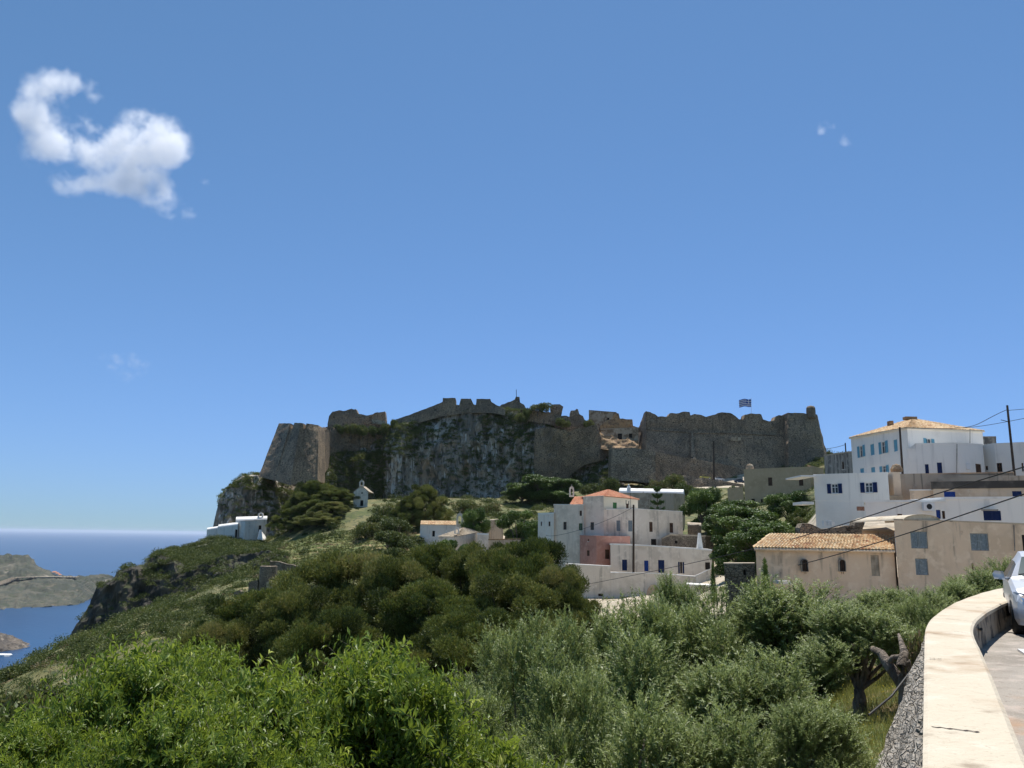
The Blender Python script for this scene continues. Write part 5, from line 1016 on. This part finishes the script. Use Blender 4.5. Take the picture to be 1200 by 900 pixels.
# pines: clumpy layered crowns
for v in range(4):
    E = []
    for i in range(120):
        a = g.uniform(0, 6.28); z = g.uniform(.05, .97) ** .8; rad = (1 - max(0, z - .35) ** 1.6 * 1.5) * .9 * math.sqrt(g.random()); s = g.uniform(.09, .21)
        E.append((7.6 * rad * math.cos(a), 7.6 * rad * math.sin(a), 9.2 * z + g.normal() * .25, 5 * s * 1.15, 5 * s * 1.15, 5 * s * .95))
    cr_ = tuft_crown(E, 170000, .22, .065, g, .9, .6, kvar=.18); make_proto('pine', cr_, limbs((0, 0, 0), E, g, .16, 16), 'pine_bark', 'pine_leaf_lit' if v in (0, 2) else 'pine_leaf')
# broadleaf trees
for v in range(3):
    E = []
    for i in range(30):
        a = g.uniform(0, 6.28); z = g.uniform(.14, .92); rad = math.sqrt(max(0, 1 - ((z - .5) / .55) ** 2)) * math.sqrt(g.random()) * .8; s = g.uniform(.2, .34)
        E.append((3.6 * rad * math.cos(a), 3.6 * rad * math.sin(a), 7 * z, 3.6 * s, 3.6 * s, 3.6 * s * .75))
    cr_ = tuft_crown(E, 46000, .2, .12, g, .1, .5, kvar=.16); make_proto('leafy', cr_, limbs((0, 0, 0), E, g, .2, 12), 'bark', 'dark_leaf')
# round shrubs
for v in range(5):
    E = []
    for i in range(9):
        a = g.uniform(0, 6.28); rad = math.sqrt(g.random()) * .9; s = g.uniform(.35, .6); E.append((rad * math.cos(a), rad * math.sin(a), .35 + g.random() * .65, s, s, s * .8))
    cr_ = tuft_crown(E, 4200, .13, .07, g, .3, .5, kvar=.1); V, Q, rn = cr_; rn = np.clip(rn - .18 + .12 * v, 0, 1) if v else rn * .6
    make_proto('shrub', (V, Q, rn), limbs((0, 0, 0), E, g, .05, 5, deep=.4), 'bark', 'scrub_leaf')
# araucaria
E = []; mb = MB(); mb.tube([(0, 0, -.5), (0, 0, 8)], [.18, .03], 8); VV, QQ, RR = [], [], []; off = 0
for lv in range(9):
    z = 1.2 + lv * .78; L = 2.1 * (1 - lv / 10.5); nb = 6
    for b_ in range(nb):
        a = b_ * 2 * math.pi / nb + lv * .4; n = 300; t = g.uniform(.1, 1, n); d_ = np.array([math.cos(a), math.sin(a), 0]); C = d_ * (t * L)[:, None] + np.array([0, 0, z]) + np.array([0, 0, .35]) * (t ** 2)[:, None] + g.normal(size=(n, 3)) * .05
        V, Q = leaf_quads(C, unit(rand_dir(n, g) + d_ * .5 + [0, 0, .4]), rand_dir(n, g), np.full(n, .16), np.full(n, .06)); VV.append(V); QQ.append(Q + off); off += len(V); RR.append(g.uniform(0, .6, n)); mb.tube([(0, 0, z), tuple(d_ * L + np.array([0, 0, z + .35]))], [.04, .015], 4)
make_proto('araucaria', (np.concatenate(VV), np.concatenate(QQ), np.concatenate(RR)), mb, 'pine_bark', 'dark_leaf')
# olives: upright shoots with narrow silvery leaves
for v in range(4):
    E = []
    for i in range(20):
        a = g.uniform(0, 6.28); z = g.uniform(.42 if v == 3 else .16, .9); rad = math.sqrt(max(0, 1 - (max(z - .35, 0) / .62) ** 1.8)) * math.sqrt(g.random()) * .82; s = g.uniform(.17, .3)
        E.append((1.9 * rad * math.cos(a), 1.9 * rad * math.sin(a), 4.1 * z, 1.9 * s, 1.9 * s, 1.9 * s * 1.5))
    V, Q, rn, st = shoot_crown(E, 2600, 32, .62, .11, .027, g, 1.0, .55, hi=.25); b = stem_mesh(st, .006, 2); make_proto('olive', (V, Q, rn), limbs((0, 0, 0), E, g, .17, 14, .12), 'bark', 'olive_leaf', b)
# almonds: long bright shoots
for v in range(2):
    E = []
    for i in range(26):
        a = g.uniform(0, 6.28); rad = math.sqrt(g.random()) * 1.0; z = (2.6 * (1 - .45 * rad ** 2)) * g.uniform(.72, 1); s = g.uniform(.28, .46)
        E.append((2.2 * rad * math.cos(a), 2.2 * rad * math.sin(a), z, s, s, s * .8))
    V, Q, rn, st = shoot_crown(E, 4200, 26, .46, .115, .038, g, .35, .8, True, .75, hi=.22, angle=1.1, shell=.5); b = stem_mesh(st, .005, 1); make_proto('almond', (V, Q, rn), limbs((0, 0, 0), E, g, .11, 16, .1), 'bark', 'almond_leaf', b)
# cypress
E = [(0, 0, z, .55 * (1 - (z / 4.4)) + .12, .55 * (1 - (z / 4.4)) + .12, .5) for z in np.linspace(.4, 4, 12)]
make_proto('cypress', tuft_crown(E, 9000, .12, .05, g, 1.2, .3), limbs((0, 0, 0), E, g, .08, 2), 'pine_bark', 'dark_leaf')

# --- pines in the middle of the valley
PG = 'umbrella pines below the village'
for i, (px, py, w_, d, lab) in enumerate([
    (400, 648, 210, 68, 'broad pale topped pine at the left of the pine group, its crown spreading widest'),
    (305, 694, 150, 62, 'rounded pine at the left edge of the pine group below the round ruin'),
    (350, 690, 150, 56, 'pine with a yellowish green crown in front of the broad pale topped pine'),
    (392, 716, 140, 48, 'nearest small pine with lit clumps low in front of the group'),
    (470, 656, 150, 62, 'pine between the broad pale topped pine and the dark middle pines'),
    (505, 640, 150, 74, 'tall pine standing behind below the little white church'),
    (565, 640, 150, 68, 'dark dense pine in the middle of the group with a flat lit top'),
    (622, 634, 150, 64, 'tallest dark pine in front of the big white house left wall'),
    (652, 664, 110, 58, 'pine with a bright lit crown at the right end of the group'),
    (500, 684, 170, 54, 'shaded pine low in the middle of the group above the almond trees'),
    (595, 676, 180, 55, 'deeply shaded pine behind the leftmost olive tree'),
    (560, 715, 180, 44, 'lowest dark pine between almond and olive crowns'),
    (258, 728, 120, 56, 'small dark pine at the far left foot of the group')]):
    put_tree('pine', i, 'pine_tree', lab, 'pine tree', px, py, w_, d, PG)
DG = 'dark trees under the castle rock'
for i, (px, py, w_, d, lab) in enumerate([
    (366, 564, 50, 266, 'dark wide pine right of the church complex under the corner bastion'), (378, 567, 56, 268, 'dark pine in the middle of the clump left of the hillside chapel'), (396, 572, 48, 264, 'dark tree just left of the hillside chapel'),
    (350, 580, 34, 266, 'dark tree touching the church complex on its right'), (370, 586, 48, 256, 'lower dark tree in front of the clump left of the hillside chapel'), (498, 569, 62, 240, 'dark pine at the foot of the cliff behind the tiled church'), (478, 586, 44, 236, 'smaller dark pine left of the one behind the tiled church'),
    (388, 588, 46, 252, 'dark tree with its crown just below and left of the hillside chapel door'), (342, 596, 40, 256, 'low dark tree right of the church buttress'), (372, 600, 56, 246, 'broad low dark tree at the foot of the clump above the field')]):
    put_tree('pine', i + 1, 'dark_pine', lab, 'tree', px, py, w_, d, DG)
# --- leafy trees in the village
for i, (px, py, w_, d, lab, k) in enumerate([
    (826, 572, 50, 190, 'round green tree right of the barrel roofed church', 'leafy'), (858, 588, 66, 170, 'dark green tree below the car park wall', 'leafy'), (880, 594, 90, 140, 'big dark green tree in the middle of the village', 'leafy'), (925, 577, 48, 160, 'green tree in front of the beige building', 'leafy'),
    (864, 618, 56, 118, 'dark low tree with twisted trunk left of the tiled tan house', 'leafy'), (900, 612, 80, 110, 'dense green tree directly behind the tan tiled roof', 'leafy'), (557, 596, 30, 200, 'round bright green tree beside the tiled church bell gable', 'leafy'),
    (612, 600, 50, 186, 'dark tree left of the big white house', 'leafy'), (628, 612, 34, 172, 'small tree against the left wall of the big white house', 'leafy'), (636, 558, 66, 285, 'broad green tree at the foot of the cliff behind the orange roof', 'leafy'), (612, 566, 40, 288, 'green tree left of the broad one at the foot of the cliff', 'leafy'),
    (660, 562, 44, 280, 'green tree right of the broad one at the foot of the cliff', 'leafy'), (770, 571, 26, 175, 'tiered araucaria tree in front of the barrel roofed church', 'araucaria'), (535, 634, 44, 150, 'bright rounded bush tree in front of the little white church', 'leafy'),
    (835, 660, 8, 85, 'dark slender cypress in front of the navy shuttered house', 'cypress'), (896, 657, 17, 56.5, 'small dark conifer by the wall of the tiled tan house', 'cypress')]):
    put_tree(k, i, {'leafy': 'leafy_tree', 'araucaria': 'araucaria', 'cypress': 'cypress'}[k], lab, 'tree', px, py, w_, d, 'village trees' if k == 'leafy' else None)
# --- olive trees in front
OG = 'olive trees below the parapet'
for i, (px, py, w_, d, lab, bz) in enumerate([
    (612, 722, 130, 16, 'leftmost olive tree with a pointed upright crown', None), (692, 726, 120, 19, 'olive tree second from the left in front of the white houses', None), (790, 674, 60, 24, 'slender olive top rising in front of the navy shuttered house', None),
    (745, 702, 130, 20, 'upright olive tree in the middle of the row', None), (812, 692, 130, 22, 'olive tree in front of the gap between white houses and tiled tan house', None), (868, 682, 130, 21, 'olive tree in front of the tiled tan house left end', None), (935, 684, 140, 21, 'tall silvery olive tree in front of the small arched windows', None), (1000, 708, 120, 15.5, 'silver topped olive leaning over the twisted trunk', -2.9),
    (655, 762, 150, 11, 'near olive tree low at the bottom of the picture, left of centre', None), (770, 745, 170, 12.5, 'near olive tree in the bottom centre', None), (880, 765, 160, 12, 'near olive tree beside the yellow grass', None), (950, 822, 120, 9.5, 'small grey green olive bush at the edge of the grass', None), (560, 795, 120, 13, 'olive tree merging with the bright almond foliage', None),
    (715, 820, 180, 9.5, 'olive crown cut by the bottom edge of the picture, nearest of all', None), (830, 830, 170, 9.5, 'olive crown at the bottom edge just left of the yellow grass', None)]):
    put_tree('olive', i, 'olive_tree', lab, 'olive tree', px, py, w_, d, OG, base=bz)
# twisted trunk in view
rt = thing('gnarled_trunk', 'dark twisted forked olive trunk standing on the grass beside the parapet', 'olive tree', tuple(PZ(1062, 818, -2.85)))
q = lambda a, b, d: P(a, b, d); mb = MB(); mb.tube([q(1064, 826, 14), q(1061, 808, 14), q(1052, 794, 14.1), q(1040, 778, 14.2), q(1033, 766, 14.4), q(1022, 760, 14.6)], [.15, .11, .095, .09, .075, .05], 10)
mb.tube([q(1061, 808, 14), q(1060, 792, 13.9), q(1056, 780, 13.9), q(1060, 765, 14), q(1056, 752, 14.2), q(1053, 743, 14.4)], [.10, .09, .08, .07, .04, .02], 9); mb.tube([q(1056, 780, 13.9), q(1064, 776, 13.9), q(1066, 788, 13.9), q(1062, 796, 13.9)], [.06, .06, .05, .05], 8); mb.tube([q(1040, 778, 14.2), q(1046, 771, 14.1), q(1058, 770, 14.0)], [.06, .05, .05], 7)
mb.build('trunk', 'bark', rt, True)
a, b = q(1018, 838, 11.6), q(1068, 786, 12.6); mb = MB(); m_ = (a + b) / 2 - np.array([0, 0, .06]); mb.tube([a, m_, b], .016, 7); o = mb.build('black_hose', 'cable_black'); tag(o, 'straight black pipe propped from the grass against the twisted trunk', 'pipe')
# hedge of small olives and oleander along the outer side of the parapet
for i, (px, py, w_, d) in enumerate([(1085, 690, 80, 20), (1120, 682, 70, 23), (1060, 700, 70, 19), (1150, 668, 70, 26), (1178, 656, 70, 28), (1035, 690, 80, 26), (1095, 705, 60, 17), (1205, 650, 60, 30), (1130, 676, 60, 28)]):
    put_tree('olive', i + 2, 'hedge_bush', ['dense green hedge bush just left of the bend of the parapet', 'hedge bush right of the bend with a pale lit top', 'hedge bush touching the silvery olive tree', 'hedge bush below the large closed grey shutter', 'tallest hedge bush beside the silver car', 'dark hedge bush under the lower grey shutter', 'small hedge bush lowest beside the parapet bend', 'hedge bush partly behind the silver car', 'hedge bush set back against the stained tan wall'][i], 'bush', px, py, w_, d, 'hedge along the parapet', hmin=1.6)
put_tree('shrub', 4, 'dry_bush', 'dry pale brown bush against the outer face of the parapet', 'bush', 1076, 742, 34, 14.5)
# --- almond trees at the bottom left
for i, (px, py, w_, d, lab) in enumerate([(215, 772, 430, 7.2, 'nearest bright green almond tree filling the bottom left corner'), (385, 775, 420, 7.8, 'bright green almond tree right of the nearest one'), (235, 762, 240, 10.5, 'almond tree just behind with long shoots reaching up to the slope'), (60, 862, 260, 6.0, 'low almond branch mass at the left edge'), (250, 835, 380, 5.6, 'almond foliage closest to the camera at the bottom edge')]):
    put_tree('almond', i, 'almond_tree', lab, 'almond tree', px, py, w_, d, 'bright green almond trees', base=None)

# ------------------------------------------------------------------ scrub on the slopes
TRI = [bpy.data.objects[n] for n in ('hillside', 'promontory_cliff', 'castle_rock')]
def sample_faces(o, n, g, wfun):
    me = o.data; nf = len(me.polygons); c = np.empty(nf * 3, np.float32); me.polygons.foreach_get('center', c); c = c.reshape(-1, 3).astype(float); nr = np.empty(nf * 3, np.float32); me.polygons.foreach_get('normal', nr); nr = nr.reshape(-1, 3)
    ar = np.empty(nf, np.float32); me.polygons.foreach_get('area', ar); wt = ar * wfun(c, nr); k = g.choice(nf, n, p=wt / wt.sum()); return c[k] + g.normal(size=(n, 3)) * .25, nr[k]
def pxpy(p):
    v = p @ CR; return 600 + F * v[:, 0] / -v[:, 2], 450 - F * v[:, 1] / -v[:, 2]
def scrub_field(name, label, pts, size, nl, lsize, g, base_r=None, m='scrub_leaf', cat='scrub', flat=.75, toward=None):
    n = len(pts); d = rand_dir(n * nl, g).reshape(n, nl, 3); d[..., 2] = np.abs(d[..., 2]) * 1.0 - .15; r = (.65 + .4 * g.random((n, nl, 1))); s = size[:, None, None]
    lump = 1 + .25 * vnoise(d * 2.2 + pts[:, None] * .7, 5)[..., None]; C = pts[:, None] + d * r * s * lump * np.array([1, 1, flat]); N_ = n * nl
    D = unit(d.reshape(N_, 3) * .5 + [0, 0, .4] + rand_dir(N_, g) * .8); ls = lsize(pts) if callable(lsize) else np.full(n, lsize); L = np.repeat(ls, nl) * g.uniform(.6, 1.3, N_)
    V, Q = leaf_quads(C.reshape(N_, 3), D, unit(d.reshape(N_, 3) + rand_dir(N_, g) * .6), L, L * .5); b = g.normal(size=n) * .2 + .38 if base_r is None else base_r; rn = np.clip(np.repeat(b, nl) + g.normal(size=N_) * .07, 0, 1)
    o = link(name, mesh_np(name, V, Q, m, False, rn)); tag(o, label, cat, kind='stuff'); return o
def hs_w(c, nr):
    px, py = pxpy(c); f = fbm(np.stack([c[:, 0] / 14, c[:, 1] / 14, c[:, 0] * 0], -1), 3, 9); w_ = np.where(f > -.25, 1.0, .15); y = c[:, 1]
    w_ = w_ * (px > -60) * (px < 1260) * (y > 26) * (y < 345) * np.clip(90 / np.maximum(y, 20), .2, 1.5)
    w_ *= np.where((px > 325) & (px < 480) & (y > 168) & (y < 225), .12, 1); w_ *= np.where((px > 630) & (px < 870) & (y > 100) & (y < 160), .05, 1); w_ *= np.where((px > 880) & (y > 40) & (y < 125), .08, 1); w_ *= np.where((px > 790) & (px < 900) & (y > 285), .02, 1)
    w_ *= np.where((px > 480) & (px < 640) & (y > 165) & (y < 225), .25, 1); w_ *= np.where((c[:, 0] > 10) & (y < 45), .05, 1)
    w_ *= np.where((px < 330) & (y > 70), 2.2, 1)
    return w_
g = np.random.default_rng(5)
pts, nn = sample_faces(TRI[0], 4200, g, hs_w); y = pts[:, 1]; sz = g.uniform(.35, .9, len(pts)) * np.clip(y / 70, .6, 1.6)
rp = np.clip(.42 + .3 * fbm(pts / 16, 3, 21) + g.normal(size=len(pts)) * .25, 0, 1)
scrub_field('low_scrub', 'low grey green scrub dotted over the slopes', pts, sz, 90, lambda p: np.clip(.07 + p[:, 1] * .0012, .1, .34), g, rp, flat=.8)
def hs2(c, nr): f = fbm(c / 11, 3, 33); px, py = pxpy(c); return hs_w(c, nr) * (f > np.where(px < 330, -.15, .02)) * (c[:, 1] > 55)
pts, nn = sample_faces(TRI[0], 3400, g, hs2); y = pts[:, 1]; sz = g.uniform(.7, 1.6, len(pts)) ** 1.4 * np.clip(y / 110, .7, 1.4)
rp = np.clip(.34 + .22 * fbm(pts / 20, 3, 23) + g.normal(size=len(pts)) * .17, 0, 1)
scrub_field('hillside_scrub', 'tall dark and bright green maquis scrub covering the slopes', pts, sz, 320, lambda p: np.clip(.09 + p[:, 1] * .0012, .1, .36), g, rp, flat=.9)
def fw(c, nr): px, py = pxpy(c); return ((px > 325) & (px < 490) & (c[:, 1] > 160) & (c[:, 1] < 236)).astype(float)
pts, nn = sample_faces(TRI[0], 5200, g, fw); scrub_field('field_grass', 'tufted green and straw coloured grass in the field below the chapel', pts, g.uniform(.2, .5, len(pts)), 14, .3, g, np.clip(.6 + .5 * fbm(pts / 7, 3, 41) + g.normal(size=len(pts)) * .08, .2, 1), flat=.5)
def cl_w(c, nr): px, py = pxpy(c); f = fbm(c / 9, 3, 14); return np.clip(nr[:, 2] - .25, 0.01, 1.0) ** 1.5 * (f > -.35) * (c[:, 2] > -70) * (px < 335)
pts, nn = sample_faces(TRI[1], 3600, g, cl_w); scrub_field('promontory_scrub', 'dark green scrub along the top of the sea cliff', pts, g.uniform(.5, 1.6, len(pts)), 80, .3, g, np.clip(.38 + g.normal(size=len(pts)) * .16, 0, 1), flat=.7)
def cs_w(c, nr):
    px, py = pxpy(c); f = fbm(c / 11 + 40, 3, 15); up = np.clip(nr[:, 2] + .12, .0, 1); top = np.clip((545 - py) / 45, 0, 1)
    return (up * .8 + .6 * top * (f > -.1) + .7 * (f > .15) * (up > .02) + .25 * (fbm(c / 5, 2, 77) > .2) + 1.2 * ((px > 360) & (px < 452) & (py > 530) & (py < 590))) * (c[:, 2] > -30) * (py < 660) * (px > 258)
pts, nn = sample_faces(TRI[2], 11000, g, cs_w); px_, py_ = pxpy(pts); lush = (px_ > 362) & (px_ < 452) & (py_ > 528) & (py_ < 580)
scrub_field('cliff_scrub', 'scrub hanging on ledges of the castle rock', pts, g.uniform(.4, 1.7, len(pts)) * (1 + .5 * lush), 80, .34, g, np.clip(np.where(lush, .52, .42) + g.normal(size=len(pts)) * .16, 0, 1), flat=.7)
def top_w(c, nr): px, py = pxpy(c); f = fbm(c / 13 + 9, 3, 55); return (f > .05) * (py < 560) * (px > 430) * (px < 720) * (np.clip((548 - py) / 40, 0, 1) + .15) * (c[:, 2] > 10)
pts, nn = sample_faces(TRI[2], 700, g, top_w); scrub_field('crest_scrub', 'bushy green scrub spilling down from the crest of the castle rock', pts, g.uniform(.9, 2.2, len(pts)), 240, .34, g, np.clip(.42 + g.normal(size=len(pts)) * .12, 0, 1), flat=.8)
for px, py, w_, v in [(398, 498, 12, 0), (412, 496.5, 14, 2), (426, 498, 16, 1), (441, 499, 14, 0), (452, 496, 12, 2), (462, 492, 12, 1), (630, 472, 26, 0), (619, 478, 12, 1), (690, 492, 12, 2), (660, 490, 16, 1), (612, 484, 14, 2)]:
    b0 = P(px, py + 12, 331); put_tree('shrub', v, 'shrub', 'small green shrub rooted among the ruins on the crest', 'shrub', px, py, w_, 331 if px > 600 else 336, 'shrubs among the castle ruins', base=b0[2])
def cast(px, py):
    v = Vector(ray(px, py)).normalized(); h = TERR[2].ray_cast(Vector((0, 0, 0)), v); return None if h[0] is None else h[0]
gp_ = []
for x0, x1, y0, y1, n in [(364, 452, 530, 592, 330), (440, 470, 505, 540, 50), (455, 540, 492, 516, 90), (560, 650, 484, 520, 110), (600, 700, 540, 585, 130), (690, 722, 522, 565, 60), (258, 330, 556, 575, 70), (300, 345, 570, 610, 60)]:
    for _ in range(n):
        a, b = g.uniform(x0, x1), g.uniform(y0, y1); h = cast(a, b + max(0, (a - x0) * .0))
        if h is not None and 260 < h.y < 380: gp_.append(tuple(h))
gp_ = np.array(gp_); scrub_field('ledge_scrub', 'bright green bushes growing on the slopes and ledges under the castle walls', gp_, g.uniform(.7, 1.9, len(gp_)), 260, .34, g, np.clip(.5 + g.normal(size=len(gp_)) * .12, 0, 1), flat=.75)
# single shrubs one can tell apart
sh = []
for px, py, w_, d, v in [(95, 758, 14, 150, 1), (120, 752, 24, 140, 0), (165, 762, 40, 118, 2), (215, 712, 26, 168, 1), (235, 700, 30, 172, 3), (250, 712, 40, 150, 0), (275, 735, 60, 110, 1), (195, 735, 34, 140, 0), (225, 738, 30, 130, 4), (330, 640, 20, 230, 0), (452, 592, 26, 236, 2), (440, 604, 30, 232, 1), (468, 606, 34, 226, 0),
                         (430, 612, 30, 222, 2), (455, 622, 40, 210, 1), (482, 628, 30, 205, 0), (500, 640, 24, 190, 2), (545, 586, 26, 262, 2), (575, 590, 30, 262, 3), (590, 600, 24, 255, 0), (470, 642, 40, 180, 1), (435, 645, 30, 178, 3), (395, 648, 34, 170, 2), (250, 646, 24, 222, 0), (268, 650, 26, 216, 1),
                         (285, 646, 22, 225, 2), (230, 655, 26, 225, 1), (210, 650, 22, 236, 0), (60, 765, 26, 112, 2), (20, 778, 40, 100, 1), (140, 788, 60, 80, 2), (70, 800, 80, 70, 1), (-5, 805, 80, 64, 3), (200, 770, 60, 90, 2), (40, 830, 120, 48, 1), (120, 818, 90, 56, 4), (690, 566, 22, 285, 0), (712, 560, 24, 280, 1), (790, 556, 24, 275, 2), (806, 566, 22, 262, 0),
                         (770, 562, 20, 282, 3), (930, 548, 40, 305, 2), (950, 542, 30, 308, 1), (905, 554, 30, 306, 0), (965, 536, 22, 312, 2), (943, 606, 20, 132, 3), (936, 596, 24, 140, 1)]:
    o = put_tree('shrub', v, 'shrub', 'rounded green maquis shrub on the slopes below the castle', 'shrub', px, py, w_, d, 'maquis shrubs on the slopes', hmin=w_ * pxm(d) * .5)
# grass under the parapet
n = 110000; gx = g.uniform(2, 15, n); gy = g.uniform(5, 22, n)
nearw = np.interp(gy, po[:, 1], po[:, 0]); k = (gx < nearw - .35 - (ZT + 3.1) * .0) & (gx > gy * .32); gx, gy = gx[k], gy[k]; n = len(gx); zz = np.array(gz(gx, gy)); C = np.stack([gx, gy, zz - .02], -1)
D = unit(np.array([0, 0, 1]) + g.normal(size=(n, 3)) * np.array([.35, .35, .1])); V, Q = leaf_quads(C, D, rand_dir(n, g), g.uniform(.08, .32, n), np.full(n, .008)); rn = np.clip(.42 + .3 * vnoise(C / 1.1, 8) + g.normal(size=n) * .18, 0, .95); tip = g.random(n) < .03
V4 = V.reshape(n, 4, 3); F_ = V4[tip, 2]; fl = len(F_); DV, DQ = leaf_quads(F_, rand_dir(fl, g), rand_dir(fl, g), np.full(fl, .022), np.full(fl, .022))
o = link('meadow_grass', mesh_np('meadow_grass', np.concatenate([V, DV]), np.concatenate([Q, DQ + 4 * n]), 'dry_grass', False, np.concatenate([rn, np.full(fl, 1.0)]))); tag(o, 'yellow green dry grass with tiny yellow flowers beside the parapet', 'grass', kind='stuff')

# ------------------------------------------------------------------ clouds (real scattering volumes, high outside the haze)
def cloud(name, label, blobs, D, dens, nscale, seed, thr=.42):
    """blobs: (px, py, radius in px) of the photograph"""
    C = [(P(a, b, D) + np.array([0, (k * 37 % 11 - 5) * .03 * r_ * D / F * 2, 0]), r_ * D / F * 1.9) for k, (a, b, r_) in enumerate(blobs)]
    lo = np.min([c - r_ for c, r_ in C], axis=0) ; hi = np.max([c + r_ for c, r_ in C], axis=0)
    mb = MB(); mb.box(tuple((lo + hi) / 2), tuple(hi - lo)); m = bpy.data.materials.new(name); m.use_nodes = True; t = m.node_tree; MATS[name] = m; t.nodes.remove(t.nodes['Principled BSDF'])
    gp = nd(t, 'ShaderNodeNewGeometry').outputs['Position']
    # ragged edges: the position is pushed about by noise before the distances are taken
    n1 = nd(t, 'ShaderNodeTexNoise'); n1.inputs['Scale'].default_value = nscale; n1.inputs['Detail'].default_value = 6; n1.inputs['Roughness'].default_value = .68
    mp = nd(t, 'ShaderNodeMapping'); mp.inputs['Location'].default_value = (seed, seed, 0); t.links.new(gp, mp.inputs[0]); t.links.new(mp.outputs[0], n1.inputs[0])
    sb = nd(t, 'ShaderNodeVectorMath', operation='SUBTRACT'); sb.inputs[1].default_value = (.5, .5, .5); t.links.new(n1.outputs['Color'], sb.inputs[0])
    sc = nd(t, 'ShaderNodeVectorMath', operation='SCALE'); sc.inputs['Scale'].default_value = 1.25 / nscale; t.links.new(sb.outputs[0], sc.inputs[0])
    ad = nd(t, 'ShaderNodeVectorMath', operation='ADD'); t.links.new(gp, ad.inputs[0]); t.links.new(sc.outputs[0], ad.inputs[1]); acc = None
    for c, r_ in C:
        ds = nd(t, 'ShaderNodeVectorMath', operation='DISTANCE'); ds.inputs[1].default_value = tuple(c); t.links.new(ad.outputs[0], ds.inputs[0])
        mr = nd(t, 'ShaderNodeMapRange'); mr.inputs[1].default_value = r_; mr.inputs[2].default_value = 0; t.links.new(ds.outputs['Value'], mr.inputs[0])
        if acc is None: acc = mr.outputs[0]
        else: mx = nd(t, 'ShaderNodeMath', operation='ADD'); t.links.new(acc, mx.inputs[0]); t.links.new(mr.outputs[0], mx.inputs[1]); acc = mx.outputs[0]
    n2 = nd(t, 'ShaderNodeTexNoise'); n2.inputs['Scale'].default_value = nscale * .45; n2.inputs['Detail'].default_value = 8; n2.inputs['Roughness'].default_value = .65; t.links.new(mp.outputs[0], n2.inputs[0])
    m2 = nd(t, 'ShaderNodeMath', operation='MULTIPLY_ADD'); m2.inputs[1].default_value = 6.5; m2.inputs[2].default_value = -3.45; t.links.new(n2.outputs[0], m2.inputs[0])
    a2 = nd(t, 'ShaderNodeMath', operation='MULTIPLY_ADD'); t.links.new(m2.outputs[0], a2.inputs[0]); t.links.new(acc, a2.inputs[1]); t.links.new(acc, a2.inputs[2]); acc = a2.outputs[0]
    r2 = nd(t, 'ShaderNodeMapRange', interpolation_type='SMOOTHSTEP'); r2.inputs[1].default_value = thr * .5; r2.inputs[2].default_value = thr * 2.9; t.links.new(acc, r2.inputs[0])
    ml = nd(t, 'ShaderNodeMath', operation='MULTIPLY'); ml.inputs[1].default_value = dens; t.links.new(r2.outputs[0], ml.inputs[0])
    pv = nd(t, 'ShaderNodeVolumePrincipled'); pv.inputs['Color'].default_value = (1, 1, 1, 1); pv.inputs['Anisotropy'].default_value = .35; t.links.new(ml.outputs[0], pv.inputs['Density'])
    t.links.new(pv.outputs[0], t.nodes['Material Output'].inputs['Volume']); o = mb.build(name, name); tag(o, label, 'cloud'); return o
zc = crop(0, 60, 4.09)
bl = [(*zc(x, y), r_ / 4.09) for x, y, r_ in [(215, 215, 80), (190, 300, 85), (215, 380, 85), (300, 160, 55), (360, 130, 42), (420, 170, 34), (455, 215, 26), (270, 440, 75), (340, 430, 60), (410, 340, 36), (450, 365, 28), (420, 490, 60), (490, 520, 58), (560, 450, 72), (640, 410, 85), (730, 390, 88), (810, 420, 80), (840, 480, 62), (700, 490, 95), (620, 560, 70), (300, 630, 48), (360, 650, 42), (430, 640, 42), (520, 625, 55), (610, 620, 70), (700, 630, 80), (770, 700, 66), (840, 750, 58), (900, 770, 42), (940, 640, 34), (980, 640, 22), (90, 295, 34), (150, 480, 50)]]
cloud('cloud', 'bright white ragged heart shaped cumulus cloud high at the upper left', bl, 1400, .03, .034, 3)
cloud('wispy_cloud', 'tiny faint curved cloud wisp high in the upper right sky', [(961, 150, 6), (963, 154, 5), (970, 146, 5), (976, 149, 4), (990, 162, 6), (993, 168, 5)], 1400, .013, .06, 9)
cloud('faint_cloud', 'small faint smudge of cloud low in the left sky', [(132, 424, 12), (142, 420, 13), (152, 424, 15), (164, 429, 10), (148, 430, 12)], 2600, .005, .02, 5)
cy.volume_step_rate = 1.6; cy.volume_max_steps = 96

# ------------------------------------------------------------------ haze
m = bpy.data.materials.new('haze_air'); m.use_nodes = True; t = m.node_tree; t.nodes.remove(t.nodes['Principled BSDF'])
pv = nd(t, 'ShaderNodeVolumePrincipled'); pv.inputs['Color'].default_value = (.80, .88, 1, 1); pv.inputs['Density'].default_value = HAZE; pv.inputs['Anisotropy'].default_value = .3
t.links.new(pv.outputs[0], t.nodes['Material Output'].inputs['Volume']); MATS['haze_air'] = m
mb = MB(); HS = 150000; mb.box((0, HS / 2 - 4000, (64 + SEAZ - 18) / 2), (2 * HS, HS + 2000, 64 - SEAZ + 18)); o = mb.build('haze', 'haze_air'); tag(o, kind='stuff')
